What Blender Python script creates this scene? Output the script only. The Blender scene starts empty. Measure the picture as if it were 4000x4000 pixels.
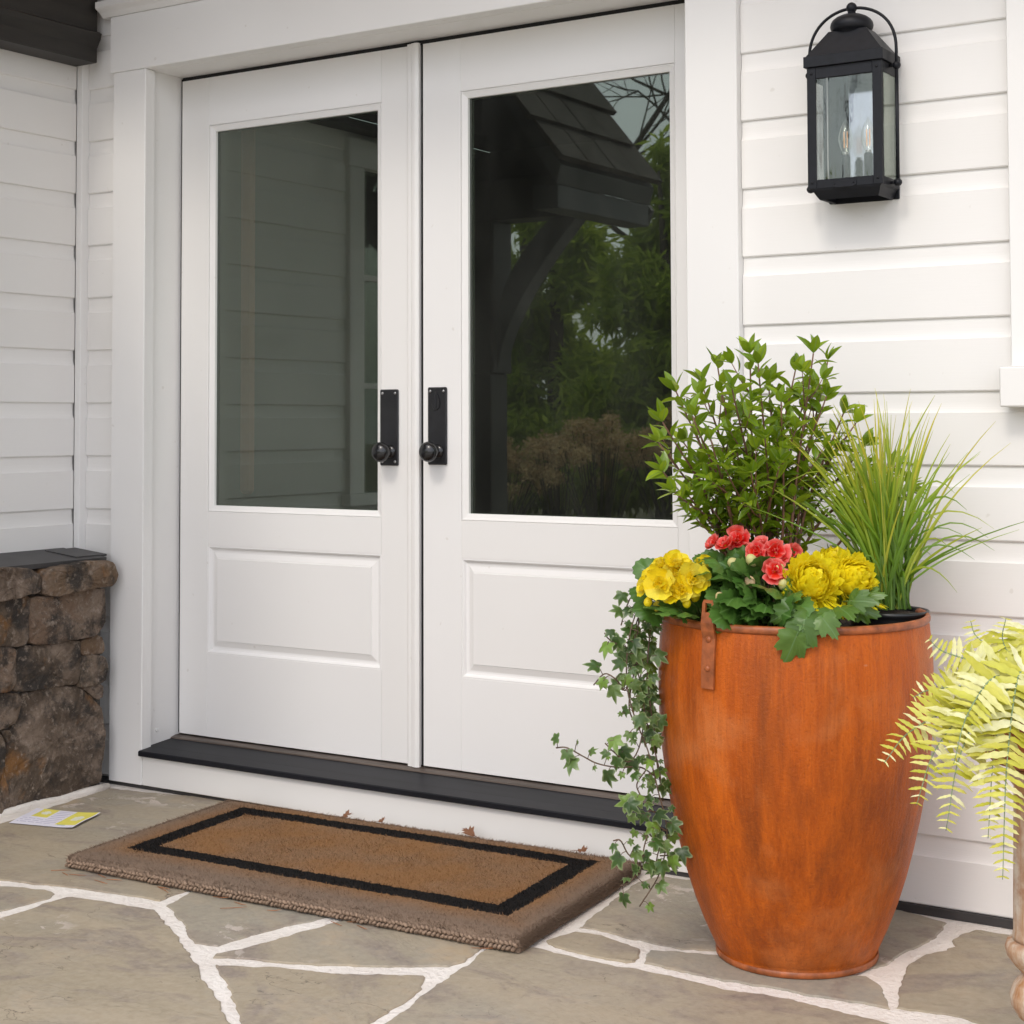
import bpy, bmesh, math, random
import numpy as np
from mathutils import Vector, Matrix, Euler, Quaternion, noise as mnoise
R_ = random.Random(7)
rad = math.radians
D = bpy.data
SC = bpy.context.scene
COL = SC.collection
# ------------------------------------------------------------------ camera
cam = D.cameras.new('camera'); camo = D.objects.new('camera', cam); COL.objects.link(camo)
cam.sensor_width = 36.0; cam.sensor_fit = 'HORIZONTAL'
cam.lens = 6295.27 / 4000 * 36.0
cam.shift_x = -0.02487; cam.shift_y = -0.15331
cam.clip_start = 0.05; cam.clip_end = 400
camo.matrix_world = Matrix([[0.848672, 0.025151, 0.52832, 3.598043], [0.528904, -0.032992, -0.84804, -3.670111], [-0.003899, 0.999139, -0.041302, 1.093938], [0.0, 0.0, 0.0, 1.0]])
SC.camera = camo
# ------------------------------------------------------------------ world, sun, exposure
SUN_DIR = Vector((0.08, -0.82, 0.86)).normalized()       # towards the sun
elev = math.asin(SUN_DIR.z); azim = math.atan2(SUN_DIR.x, SUN_DIR.y)
world = D.worlds.new('World'); SC.world = world; world.use_nodes = True
wn = world.node_tree.nodes; wl = world.node_tree.links; wn.clear()
sky = wn.new('ShaderNodeTexSky'); sky.sky_type = 'NISHITA'; sky.sun_disc = False
sky.sun_elevation = elev; sky.sun_rotation = azim; sky.dust_density = 4.0; sky.air_density = 1.0
tc = wn.new('ShaderNodeTexCoord'); cl = wn.new('ShaderNodeTexNoise'); cl.inputs['Scale'].default_value = 2.6
cl.inputs['Detail'].default_value = 7; cl.inputs['Roughness'].default_value = 0.6
cr = wn.new('ShaderNodeMapRange'); cr.inputs[1].default_value = 0.32; cr.inputs[2].default_value = 0.68
cr.inputs[3].default_value = 0.35; cr.inputs[4].default_value = 0.90
mx = wn.new('ShaderNodeMix'); mx.data_type = 'RGBA'
mx.inputs['B'].default_value = (9.1, 9.5, 10.5, 1)          # thin white cloud layer
bg = wn.new('ShaderNodeBackground'); bg.inputs['Strength'].default_value = 0.15
wo = wn.new('ShaderNodeOutputWorld')
wl.new(tc.outputs['Generated'], cl.inputs['Vector']); wl.new(cl.outputs['Fac'], cr.inputs[0])
wl.new(cr.outputs[0], mx.inputs['Factor']); wl.new(sky.outputs[0], mx.inputs['A'])
wl.new(mx.outputs['Result'], bg.inputs['Color']); wl.new(bg.outputs[0], wo.inputs['Surface'])
sl = D.lights.new('sun', 'SUN'); sl.energy = 0.66; sl.angle = rad(11); sl.color = (1.0, 0.94, 0.85)
so = D.objects.new('sun', sl); COL.objects.link(so); so.location = (-4, -8, 9)
so.rotation_euler = SUN_DIR.to_track_quat('Z', 'Y').to_euler()
SC.view_settings.view_transform = 'Standard'; SC.view_settings.look = 'None'
SC.view_settings.gamma = 1.0; SC.view_settings.use_curve_mapping = False
SC.view_settings.exposure = 0.44
SC.render.engine = 'CYCLES'
SC.cycles.max_bounces = 7; SC.cycles.diffuse_bounces = 4; SC.cycles.transparent_max_bounces = 12

# ------------------------------------------------------------------ helpers
WM = {}
def setp(o, parent, W=None):
    W = W or Matrix.Identity(4)
    WM[o.name] = W
    if parent is None:
        o.matrix_basis = W
    else:
        o.parent = parent
        o.matrix_basis = WM[parent.name].inverted() @ W
def tag(o, label=None, cat=None, group=None, kind=None):
    if label: o['label'] = label
    if cat: o['category'] = cat
    if group: o['group'] = group
    if kind: o['kind'] = kind
    return o
def thing(name, label, cat, loc=(0, 0, 0), group=None, W=None):
    o = D.objects.new(name, None); o.empty_display_size = 0.05; COL.objects.link(o)
    W = W or Matrix.Translation(loc)
    setp(o, None, W); return tag(o, label, cat, group)
def mkmesh(name, v, f, mats, smooth=False, mi=None):
    me = D.meshes.new(name); me.from_pydata([tuple(p) for p in v], [], f)
    for m in (mats if isinstance(mats, (list, tuple)) else [mats]): me.materials.append(m)
    if smooth: me.polygons.foreach_set('use_smooth', [True] * len(me.polygons))
    if mi is not None: me.polygons.foreach_set('material_index', mi)
    me.update(); return me
def obj(name, me, parent=None, W=None):
    o = D.objects.new(name, me); COL.objects.link(o); setp(o, parent, W); return o
def mesh(name, v, f, mats, parent=None, smooth=False, mi=None, W=None):
    return obj(name, mkmesh(name, v, f, mats, smooth, mi), parent, W)
def bmobj(name, bm, mat, parent=None, smooth=False, W=None):
    bmesh.ops.recalc_face_normals(bm, faces=bm.faces)
    me = D.meshes.new(name); bm.to_mesh(me); bm.free()
    for m in (mat if isinstance(mat, (list, tuple)) else [mat]): me.materials.append(m)
    if smooth: me.polygons.foreach_set('use_smooth', [True] * len(me.polygons))
    return obj(name, me, parent, W)
def bx(name, X, Y, Z, mat, parent=None, bev=0.0015, W=None):
    bm = bmesh.new(); bmesh.ops.create_cube(bm, size=1)
    for v in bm.verts:
        v.co = Vector(((X[0] + X[1]) / 2 + v.co.x * (X[1] - X[0]), (Y[0] + Y[1]) / 2 + v.co.y * (Y[1] - Y[0]), (Z[0] + Z[1]) / 2 + v.co.z * (Z[1] - Z[0])))
    if bev: bmesh.ops.bevel(bm, geom=bm.edges[:], offset=bev, segments=1, affect='EDGES', profile=0.5)
    return bmobj(name, bm, mat, parent, W=W)
def prism(name, poly, axis, a0, a1, mat, parent=None, bev=0, smooth=False, W=None):
    """poly: 2D points in the plane of the two other axes (cyclic order x,y,z minus axis)"""
    def P(p, a):
        return {'x': (a, p[0], p[1]), 'y': (p[0], a, p[1]), 'z': (p[0], p[1], a)}[axis]
    bm = bmesh.new()
    A = [bm.verts.new(P(p, a0)) for p in poly]; B = [bm.verts.new(P(p, a1)) for p in poly]
    n = len(poly)
    bm.faces.new(A); bm.faces.new(B[::-1])
    for i in range(n): bm.faces.new((A[i], A[(i + 1) % n], B[(i + 1) % n], B[i]))
    if bev: bmesh.ops.bevel(bm, geom=bm.edges[:], offset=bev, segments=1, affect='EDGES', profile=0.5)
    return bmobj(name, bm, mat, parent, smooth, W)
def lathe_vf(prof, seg, c=(0, 0, 0)):
    v = []; f = []
    for r, z in prof:
        for k in range(seg):
            a = 2 * math.pi * k / seg; v.append((c[0] + r * math.cos(a), c[1] + r * math.sin(a), c[2] + z))
    for i in range(len(prof) - 1):
        for k in range(seg):
            k2 = (k + 1) % seg
            f.append((i * seg + k, i * seg + k2, (i + 1) * seg + k2, (i + 1) * seg + k))
    return v, f
def lathe(name, prof, seg, mat, parent=None, c=(0, 0, 0), smooth=True, cap=True, W=None):
    v, f = lathe_vf(prof, seg, c)
    if cap:
        if prof[0][0] > 1e-6: f.append(tuple(range(seg))[::-1])
        if prof[-1][0] > 1e-6: f.append(tuple(range((len(prof) - 1) * seg, len(prof) * seg)))
    return mesh(name, v, f, mat, parent, smooth, W=W)
def tube_vf(pts, rr, seg=6, cap=True):
    pts = [Vector(p) for p in pts]; v = []; f = []
    n = len(pts)
    if not hasattr(rr, '__len__'): rr = [rr] * n
    up = None
    for i, p in enumerate(pts):
        d = (pts[min(i + 1, n - 1)] - pts[max(i - 1, 0)]).normalized()
        if up is None:
            up = d.orthogonal().normalized()
        up = (up - d * up.dot(d)).normalized(); s = d.cross(up)
        for k in range(seg):
            a = 2 * math.pi * k / seg
            v.append(tuple(p + (up * math.cos(a) + s * math.sin(a)) * rr[i]))
    for i in range(n - 1):
        for k in range(seg):
            k2 = (k + 1) % seg; f.append((i * seg + k, i * seg + k2, (i + 1) * seg + k2, (i + 1) * seg + k))
    if cap: f.append(tuple(range(seg))[::-1]); f.append(tuple(range((n - 1) * seg, n * seg)))
    return v, f
def tube(name, pts, rr, mat, parent=None, seg=8, W=None):
    v, f = tube_vf(pts, rr, seg); return mesh(name, v, f, mat, parent, True, W=W)
def curve(P, n):
    """Catmull-Rom through points P, n samples per span"""
    P = [Vector(p) for p in P]; Q = [P[0] * 2 - P[1]] + P + [P[-1] * 2 - P[-2]]; out = []
    for i in range(1, len(Q) - 2):
        for k in range(n):
            t = k / n; a, b, c, d = Q[i - 1], Q[i], Q[i + 1], Q[i + 2]
            out.append(0.5 * ((2 * b) + (c - a) * t + (2 * a - 5 * b + 4 * c - d) * t * t + (3 * b - a - 3 * c + d) * t ** 3))
    out.append(P[-1]); return out
class Acc:
    def __init__(s): s.v = []; s.f = []; s.m = []
    def add(s, v, f, W=None, m=0):
        b = len(s.v)
        s.v += [tuple(W @ Vector(p)) for p in v] if W is not None else [tuple(p) for p in v]
        s.f += [tuple(b + i for i in q) for q in f]; s.m += [m] * len(f)
    def build(s, name, mats, parent=None, smooth=False, W=None):
        return mesh(name, s.v, s.f, mats, parent, smooth, s.m, W)
def frame(p, y, z=(0, 0, 1), s=1.0, roll=0.0):
    """matrix at p with local +y along y and local +z near z"""
    y = Vector(y).normalized(); z = Vector(z); x = y.cross(z)
    if x.length < 1e-4: x = y.orthogonal()
    x.normalize(); z = x.cross(y)
    M = Matrix((x, y, z)).transposed().to_4x4()
    if roll: M = M @ Matrix.Rotation(roll, 4, 'Y')
    return Matrix.Translation(p) @ M @ Matrix.Scale(s, 4)

# ------------------------------------------------------------------ materials
class N:
    def __init__(s, name):
        s.m = D.materials.new(name); s.m.use_nodes = True; s.t = s.m.node_tree; s.t.nodes.clear()
        s.out = s.new('ShaderNodeOutputMaterial')
    def new(s, t, **kw):
        n = s.t.nodes.new(t)
        for k, v in kw.items(): setattr(n, k, v)
        return n
    def lk(s, a, b): s.t.links.new(a, b)
    def put(s, sock, v):
        if isinstance(v, bpy.types.NodeSocket): s.lk(v, sock)
        else: sock.default_value = v
    def coord(s, kind='Object', scale=(1, 1, 1), off=None, rnd=0):
        t = s.new('ShaderNodeTexCoord'); o = t.outputs[kind]
        if rnd:
            oi = s.new('ShaderNodeObjectInfo'); mu = s.math('MULTIPLY', oi.outputs['Random'], rnd)
            va = s.new('ShaderNodeVectorMath', operation='ADD'); s.lk(o, va.inputs[0]); s.lk(mu, va.inputs[1]); o = va.outputs[0]
        mp = s.new('ShaderNodeMapping'); mp.inputs['Scale'].default_value = scale; s.lk(o, mp.inputs['Vector'])
        return mp.outputs[0]
    def noise(s, vec, scale=5, detail=4, rough=0.55, dist=0.0):
        n = s.new('ShaderNodeTexNoise'); s.lk(vec, n.inputs['Vector'])
        n.inputs['Scale'].default_value = scale; n.inputs['Detail'].default_value = detail
        n.inputs['Roughness'].default_value = rough; n.inputs['Distortion'].default_value = dist
        return n.outputs['Fac']
    def math(s, op, a, b=0.0, c=0.0, clamp=False):
        n = s.new('ShaderNodeMath', operation=op, use_clamp=clamp)
        s.put(n.inputs[0], a); s.put(n.inputs[1], b); s.put(n.inputs[2], c); return n.outputs[0]
    def ramp(s, fac, lo, hi, a=0.0, b=1.0):
        n = s.new('ShaderNodeMapRange'); s.put(n.inputs[0], fac)
        n.inputs[1].default_value = lo; n.inputs[2].default_value = hi; n.inputs[3].default_value = a; n.inputs[4].default_value = b
        return n.outputs[0]
    def mix(s, fac, a, b, mode='MIX'):
        n = s.new('ShaderNodeMix', data_type='RGBA', blend_type=mode)
        s.put(n.inputs['Factor'], fac)
        for k, v in (('A', a), ('B', b)):
            if isinstance(v, tuple) and len(v) == 3: v = v + (1,)
            s.put(n.inputs[k], v)
        return n.outputs['Result']
    def cramp(s, fac, stops):
        n = s.new('ShaderNodeValToRGB'); e = n.color_ramp.elements
        while len(e) < len(stops): e.new(0.5)
        for i, (p, c) in enumerate(stops): e[i].position = p; e[i].color = c + (1,) if len(c) == 3 else c
        s.lk(fac, n.inputs[0]); return n.outputs[0]
    def bump(s, h, strength=0.3, dist=0.01, nrm=None):
        b = s.new('ShaderNodeBump'); b.inputs['Strength'].default_value = strength; b.inputs['Distance'].default_value = dist
        s.lk(h, b.inputs['Height'])
        if nrm is not None: s.lk(nrm, b.inputs['Normal'])
        return b.outputs[0]
    def bsdf(s, col, rough=0.5, normal=None, metal=0.0, spec=0.5, coat=0.0):
        p = s.new('ShaderNodeBsdfPrincipled')
        if isinstance(col, tuple) and len(col) == 3: col = col + (1,)
        s.put(p.inputs['Base Color'], col); s.put(p.inputs['Roughness'], rough)
        p.inputs['Metallic'].default_value = metal; p.inputs['Specular IOR Level'].default_value = spec
        p.inputs['Coat Weight'].default_value = coat
        if normal is not None: s.lk(normal, p.inputs['Normal'])
        return p
    def end(s, sh): s.lk(sh if isinstance(sh, bpy.types.NodeSocket) else sh.outputs[0], s.out.inputs['Surface']); return s.m
def simple(name, col, rough=0.5, var=0.12, scale=20, bump=0.0, bdist=0.002, metal=0.0, spec=0.5, rnd=3.0, stretch=(1, 1, 1)):
    n = N(name); c = n.coord('Object', stretch, rnd=rnd); f = n.noise(c, scale, 5)
    a = tuple(x * (1 - var) for x in col); b = tuple(min(1, x * (1 + var)) for x in col)
    colr = n.mix(n.ramp(f, 0.3, 0.7), a, b)
    nr = n.bump(n.noise(c, scale * 4, 4), bump, bdist) if bump else None
    return n.end(n.bsdf(colr, rough, nr, metal, spec))
def leafmat(name, cols, rough=0.38, trans=0.28, edge=None, vein=None, scale=40, tr_col=None):
    """per-object tint, mottling, a paler midrib; translucent"""
    n = N(name); oi = n.new('ShaderNodeObjectInfo'); c = n.coord('Object', rnd=5.0)
    f = n.noise(c, scale, 3)
    gi = n.new('ShaderNodeNewGeometry'); rn = n.math('FRACT', n.math('ADD', oi.outputs['Random'], gi.outputs['Random Per Island']))
    base = n.cramp(rn, [(i / max(1, len(cols) - 1), k) for i, k in enumerate(cols)])
    base = n.mix(n.ramp(f, 0.35, 0.7, 0.0, 0.35), base, tuple(x * 0.6 for x in cols[0]))
    if vein:
        g = n.new('ShaderNodeTexCoord'); sp = n.new('ShaderNodeSeparateXYZ'); n.lk(g.outputs['Object'], sp.inputs[0])
        ax = n.math('ABSOLUTE', sp.outputs[0])
        base = n.mix(n.ramp(ax, vein[1] * 0.4, vein[1], 1.0, 0.0), base, vein[0])
    if edge:
        at = n.new('ShaderNodeAttribute', attribute_name='edge')
        base = n.mix(n.math('MULTIPLY', at.outputs['Fac'], n.ramp(f, 0.3, 0.6, 0.4, 1.0), clamp=True), base, edge)
    nr = n.bump(n.noise(c, scale * 3, 2), 0.06, 0.001)
    p = n.bsdf(base, rough, nr, spec=0.45)
    t = n.new('ShaderNodeBsdfTranslucent'); n.lk(n.mix(0.5, base, tr_col or tuple(min(1, x * 1.9) for x in cols[-1])), t.inputs['Color'])
    ms = n.new('ShaderNodeMixShader'); ms.inputs[0].default_value = trans
    n.lk(p.outputs[0], ms.inputs[1]); n.lk(t.outputs[0], ms.inputs[2])
    return n.end(ms)

def m_grass():
    n = N('grass_blade'); oi = n.new('ShaderNodeObjectInfo'); g = n.new('ShaderNodeTexCoord'); sp = n.new('ShaderNodeSeparateXYZ'); n.lk(g.outputs['Object'], sp.inputs[0])
    hgt = n.ramp(n.math('ADD', sp.outputs[2], n.math('MULTIPLY', oi.outputs['Random'], 0.22)), 0.76, 1.22)
    col = n.cramp(hgt, [(0.0, (0.055, 0.125, 0.010)), (0.4, (0.16, 0.29, 0.018)), (0.75, (0.34, 0.42, 0.03)), (1.0, (0.56, 0.50, 0.045))])
    col = n.mix(n.ramp(oi.outputs['Random'], 0.8, 1.0, 0, 0.6), col, (0.55, 0.50, 0.06))
    p = n.bsdf(col, 0.36, None, spec=0.45); t = n.new('ShaderNodeBsdfTranslucent'); n.lk(col, t.inputs['Color'])
    ms = n.new('ShaderNodeMixShader'); ms.inputs[0].default_value = 0.3; n.lk(p.outputs[0], ms.inputs[1]); n.lk(t.outputs[0], ms.inputs[2]); return n.end(ms)
def m_paint(name, col, rough=0.42, grain=(1, 1, 1), gs=60, bs=0.10):
    n = N(name); c = n.coord('Object', grain, rnd=4.0); c2 = n.coord('Object', (1, 1, 1))
    big = n.noise(c2, 1.7, 2, 0.6); fine = n.noise(c, gs, 2, 0.6)
    cc = n.mix(n.ramp(big, 0.35, 0.7, 0.0, 1.0), tuple(x * 0.965 for x in col), col)
    oi = n.new('ShaderNodeObjectInfo'); cc = n.mix(n.ramp(oi.outputs['Random'], 0, 1, 0, 0.5), cc, tuple(x * k for x, k in zip(col, (0.93, 0.92, 0.90))))
    sp = n.noise(c2, 38, 1, 0.5)
    cc = n.mix(n.ramp(sp, 0.765, 0.81, 0.0, 0.22), cc, (0.42, 0.37, 0.29))   # a few specks of dirt
    nr = n.bump(n.math('ADD', fine, n.math('MULTIPLY', n.noise(c2, 6, 1), 2.2)), bs, 0.0018)
    return n.end(n.bsdf(cc, rough, nr, spec=0.4))
M = {}
WHITE = (0.81, 0.792, 0.765)
M['siding'] = m_paint('siding_paint', WHITE, 0.45, (0.5, 0.5, 9), 26, 0.10)
M['door'] = m_paint('door_paint', (0.81, 0.80, 0.785), 0.36, (9, 9, 0.6), 30, 0.05)
M['trim'] = m_paint('trim_paint', (0.81, 0.797, 0.775), 0.42, (9, 9, 0.6), 24, 0.05)
M['black'] = simple('black_paint', (0.012, 0.012, 0.014), 0.45, 0.3, 30, 0.1, 0.001)
M['seal'] = simple('door_seal', (0.01, 0.01, 0.01), 0.8)
M['sill'] = simple('sill_paint', (0.010, 0.0105, 0.014), 0.5, 0.35, 9, 0.15, 0.001, spec=0.25, stretch=(0.25, 5, 5))
M['bronze'] = simple('threshold_metal', (0.11, 0.085, 0.07), 0.4, 0.35, 18, 0.1, 0.001, metal=0.4, stretch=(0.3, 4, 4))
M['flash'] = simple('flashing_metal', (0.045, 0.042, 0.042), 0.5, 0.25, 15, 0.1, 0.001, metal=0.2)
M['darkwood'] = simple('dark_timber', (0.020, 0.017, 0.014), 0.55, 0.3, 6, 0.2, 0.002, stretch=(1, 1, 6))
M['greywood'] = simple('grey_timber', (0.045, 0.045, 0.047), 0.5, 0.3, 6, 0.2, 0.002)
M['soffit'] = simple('soffit_wood', (0.58, 0.42, 0.27), 0.5, 0.2, 5, 0.1, 0.002, stretch=(0.3, 6, 6))
M['shingle'] = simple('roof_shingle', (0.045, 0.034, 0.028), 0.85, 0.4, 18, 0.4, 0.004)
M['lantern'] = simple('lantern_metal', (0.007, 0.0078, 0.011), 0.48, 0.25, 60, 0.25, 0.0006, spec=0.3)
M['mirror'] = simple('polished_reflector', (0.36, 0.37, 0.40), 0.10, 0.05, 20, 0.06, 0.002, metal=1.0, stretch=(6, 6, 1))
M['knob'] = simple('black_bronze', (0.008, 0.008, 0.009), 0.22, 0.25, 60, 0.12, 0.0005, spec=0.6)
M['screw'] = simple('steel_screw', (0.45, 0.45, 0.46), 0.3, 0.1, 30, metal=1.0)
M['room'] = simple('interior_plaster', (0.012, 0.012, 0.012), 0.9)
M['roomwood'] = simple('interior_wood', (0.34, 0.10, 0.06), 0.5, 0.2, 8, stretch=(4, 4, 0.4))
def m_glass(name, tint, k, wob, wscale=(1, 1, 1), dust=0.0):
    n = N(name); c = n.coord('Object', wscale)
    nr = n.bump(n.noise(c, 3.0, 2, 0.4), wob, 0.01)
    fr = n.new('ShaderNodeFresnel'); gb_ = n.new('ShaderNodeNewGeometry'); n.lk(n.ramp(gb_.outputs['Backfacing'], 0, 1, 1.5, 1 / 1.5), fr.inputs['IOR'])
    fac = n.math('MULTIPLY', fr.outputs[0], k, clamp=True)
    t = n.new('ShaderNodeBsdfTransparent'); t.inputs['Color'].default_value = tint + (1,)
    g = n.new('ShaderNodeBsdfGlossy'); g.inputs['Roughness'].default_value = 0.012; g.inputs['Color'].default_value = (0.92, 1.0, 0.90, 1)
    n.lk(nr, g.inputs['Normal'])
    ms = n.new('ShaderNodeMixShader'); n.lk(fac, ms.inputs[0]); n.lk(t.outputs[0], ms.inputs[1]); n.lk(g.outputs[0], ms.inputs[2])
    if dust:                                   # a film of dust and wiped smears
        df = n.new('ShaderNodeBsdfDiffuse'); df.inputs['Color'].default_value = (0.75, 0.74, 0.70, 1)
        m2 = n.new('ShaderNodeMixShader'); n.lk(n.ramp(n.noise(n.coord('Object', (1, 1, 0.5)), 5, 4, 0.6, 0.8), 0.3, 0.7, dust * 0.4, dust * 1.6), m2.inputs[0])
        n.lk(ms.outputs[0], m2.inputs[1]); n.lk(df.outputs[0], m2.inputs[2]); ms = m2
    return n.end(ms)
M['glass'] = m_glass('door_glass', (0.60, 0.66, 0.58), 2.7, 0.0014, (1, 1, 1), 0.012)
M['lglass'] = m_glass('lantern_glass', (0.95, 0.96, 0.96), 1.5, 0.25, (8, 8, 1.5))
M['bulb'] = m_glass('bulb_glass', (0.98, 0.97, 0.95), 2.0, 0.0)
def m_emit(name, col, st):
    n = N(name); e = n.new('ShaderNodeEmission'); e.inputs[0].default_value = col + (1,); e.inputs[1].default_value = st; return n.end(e)
M['filament'] = m_emit('lit_filament', (1.0, 0.40, 0.07), 0.55)
def m_flag():
    n = N('flagstone'); c = n.coord('Object', (1, 1, 1), rnd=40.0); oi = n.new('ShaderNodeObjectInfo')
    vr = n.new('ShaderNodeVectorRotate', rotation_type='Z_AXIS'); n.lk(c, vr.inputs['Vector']); n.lk(n.math('MULTIPLY_ADD', oi.outputs['Random'], 1.6, -0.5), vr.inputs['Angle'])
    mp_ = n.new('ShaderNodeMapping'); mp_.inputs['Scale'].default_value = (0.9, 1.9, 1); n.lk(vr.outputs[0], mp_.inputs['Vector']); cs = mp_.outputs[0]
    base = n.cramp(oi.outputs['Random'], [(0.0, (0.300, 0.258, 0.185)), (0.25, (0.350, 0.282, 0.190)), (0.5, (0.280, 0.262, 0.215)), (0.75, (0.330, 0.270, 0.185)), (1.0, (0.310, 0.275, 0.210))])
    base = n.mix(n.ramp(n.noise(c, 1.5, 3, 0.55), 0.46, 0.60, 0, 0.45), base, (0.265, 0.260, 0.235))
    st = n.noise(cs, 2.3, 6, 0.6, 1.2)
    base = n.mix(n.ramp(st, 0.45, 0.66, 0, 0.85), base, (0.370, 0.305, 0.215))
    base = n.mix(n.ramp(n.noise(cs, 3.6, 6, 0.65, 1.0), 0.50, 0.64, 0.0, 0.8), base, (0.205, 0.165, 0.145))
    base = n.mix(n.ramp(n.noise(c, 5, 3), 0.55, 0.75, 0, 0.55), base, (0.31, 0.31, 0.30))
    base = n.mix(n.ramp(n.noise(c, 5, 4), 0.58, 0.72, 0, 0.6), base, (0.44, 0.31, 0.165))
    fine = n.noise(c, 60, 5, 0.65)
    base = n.mix(n.ramp(fine, 0.35, 0.72, 0.0, 0.45), base, (0.45, 0.385, 0.29))
    wht = n.noise(c, 11, 6, 0.7, 0.6); wm = n.noise(c, 1.9, 2)
    base = n.mix(n.math('MULTIPLY', n.ramp(wht, 0.56, 0.60, 0, 1), n.ramp(wm, 0.57, 0.64, 0, 0.85)), base, (0.60, 0.52, 0.46))
    # riven ledges: stepped noise
    led = n.noise(cs, 3.2, 7, 0.62, 1.4); stp = n.math('SNAP', led, 0.055)
    h = n.math('ADD', n.math('MULTIPLY', stp, 1.0), n.math('MULTIPLY', fine, 0.06))
    nr = n.bump(h, 0.9, 0.022)
    cv = n.new('ShaderNodeTexVoronoi', feature='DISTANCE_TO_EDGE'); cd = n.coord('Object', (1.6, 3.2, 1), rnd=40.0)
    va = n.new('ShaderNodeVectorMath', operation='ADD'); nt = n.new('ShaderNodeTexNoise'); nt.inputs['Scale'].default_value = 4; nt.inputs['Detail'].default_value = 5
    n.lk(cd, nt.inputs['Vector']); n.lk(cd, va.inputs[0]); n.lk(nt.outputs['Color'], va.inputs[1]); n.lk(va.outputs[0], cv.inputs['Vector']); cv.inputs['Scale'].default_value = 1.5
    crk = n.math('MULTIPLY', n.ramp(cv.outputs['Distance'], 0.0, 0.010, 1, 0), n.ramp(n.noise(c, 4, 2), 0.53, 0.60))
    base = n.mix(n.math('MULTIPLY', crk, 0.75), base, (0.07, 0.055, 0.04))
    return n.end(n.bsdf(base, n.ramp(st, 0.3, 0.7, 0.5, 0.68), nr, spec=0.35))
M['flag'] = m_flag()
def m_mortar():
    n = N('mortar'); c = n.coord('Object'); f = n.noise(c, 90, 5, 0.6); g = n.noise(c, 9, 4)
    col = n.mix(n.ramp(g, 0.35, 0.7), (0.74, 0.68, 0.62), (0.82, 0.77, 0.71))
    col = n.mix(n.ramp(f, 0.58, 0.78, 0, 0.45), col, (0.46, 0.37, 0.29))
    return n.end(n.bsdf(col, 0.85, n.bump(n.math('ADD', f, g), 1.0, 0.006), spec=0.2))
M['mortar'] = m_mortar()
def m_rock():
    n = N('fieldstone'); c = n.coord('Object', rnd=30.0); oi = n.new('ShaderNodeObjectInfo')
    base = n.cramp(oi.outputs['Random'], [(0, (0.135, 0.078, 0.042)), (0.3, (0.165, 0.120, 0.080)), (0.55, (0.085, 0.060, 0.042)), (0.8, (0.180, 0.115, 0.075)), (1, (0.120, 0.085, 0.062))])
    a = n.noise(c, 9, 7, 0.65, 0.5)
    base = n.mix(n.ramp(a, 0.45, 0.62), base, (0.215, 0.160, 0.120))
    base = n.mix(n.ramp(n.noise(c, 7, 7, 0.72), 0.49, 0.60, 0, 0.9), base, (0.030, 0.026, 0.023))
    base = n.mix(n.ramp(n.noise(c, 7.5, 4, 0.6), 0.60, 0.72, 0, 0.8), base, (0.23, 0.105, 0.030))
    f = n.noise(c, 55, 6, 0.7)
    base = n.mix(n.ramp(f, 0.54, 0.66, 0, 0.7), base, (0.31, 0.25, 0.20)); base = n.mix(n.ramp(n.noise(c, 130, 4, 0.7), 0.56, 0.68, 0, 0.55), base, (0.04, 0.03, 0.024))
    h = n.math('ADD', n.math('MULTIPLY', n.noise(c, 16, 7, 0.65), 1.0), n.math('MULTIPLY', f, 0.35))
    return n.end(n.bsdf(base, 0.75, n.bump(h, 1.0, 0.016), spec=0.3))
M['rock'] = m_rock()
M['dirtmortar'] = simple('dark_mortar', (0.09, 0.08, 0.07), 0.9, 0.3, 30, 0.6, 0.004)
def m_rust():
    n = N('rusted_steel'); c = n.coord('Object'); cs = n.coord('Object', (1, 1, 0.09)); ci = n.coord('Object', (1, 1, 0.3))
    st = n.noise(cs, 32, 6, 0.7, 0.3); pt = n.noise(ci, 5.5, 5, 0.6, 0.5); gr = n.noise(c, 170, 4, 0.7); sp = n.noise(c, 55, 3)
    col = n.mix(n.ramp(st, 0.36, 0.64), (0.360, 0.068, 0.004), (0.540, 0.112, 0.005))
    col = n.mix(n.ramp(pt, 0.50, 0.68, 0.0, 0.60), col, (0.115, 0.030, 0.008))
    col = n.mix(n.ramp(n.noise(c, 4.2, 4, 0.6), 0.54, 0.72, 0.0, 0.6), col, (0.53, 0.185, 0.060))
    col = n.mix(n.ramp(gr, 0.55, 0.80, 0.0, 0.35), col, (0.58, 0.16, 0.02))
    col = n.mix(n.ramp(gr, 0.25, 0.45, 0.45, 0.0), col, (0.14, 0.035, 0.010))
    col = n.mix(n.ramp(sp, 0.70, 0.80, 0, 0.5), col, (0.10, 0.035, 0.015))
    sc = n.noise(n.coord('Object', (3, 3, 14)), 5, 5, 0.7)
    col = n.mix(n.ramp(sc, 0.70, 0.78, 0, 0.45), col, (0.50, 0.30, 0.20))
    scr = n.noise(n.coord('Object', (1, 1, 0.05)), 150, 3, 0.7)
    col = n.mix(n.ramp(scr, 0.35, 0.52, 0.20, 0.0), col, (0.16, 0.036, 0.006)); col = n.mix(n.ramp(scr, 0.58, 0.75, 0, 0.16), col, (0.66, 0.22, 0.05))
    h = n.math('ADD', gr, n.math('MULTIPLY', n.math('ADD', st, scr), 0.6))
    return n.end(n.bsdf(col, n.ramp(st, 0.3, 0.7, 0.36, 0.52), n.bump(h, 0.8, 0.0022), spec=0.25))
M['rust'] = m_rust()
M['rustdark'] = simple('dark_rust', (0.29, 0.078, 0.020), 0.45, 0.45, 40, 0.4, 0.001)
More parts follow.
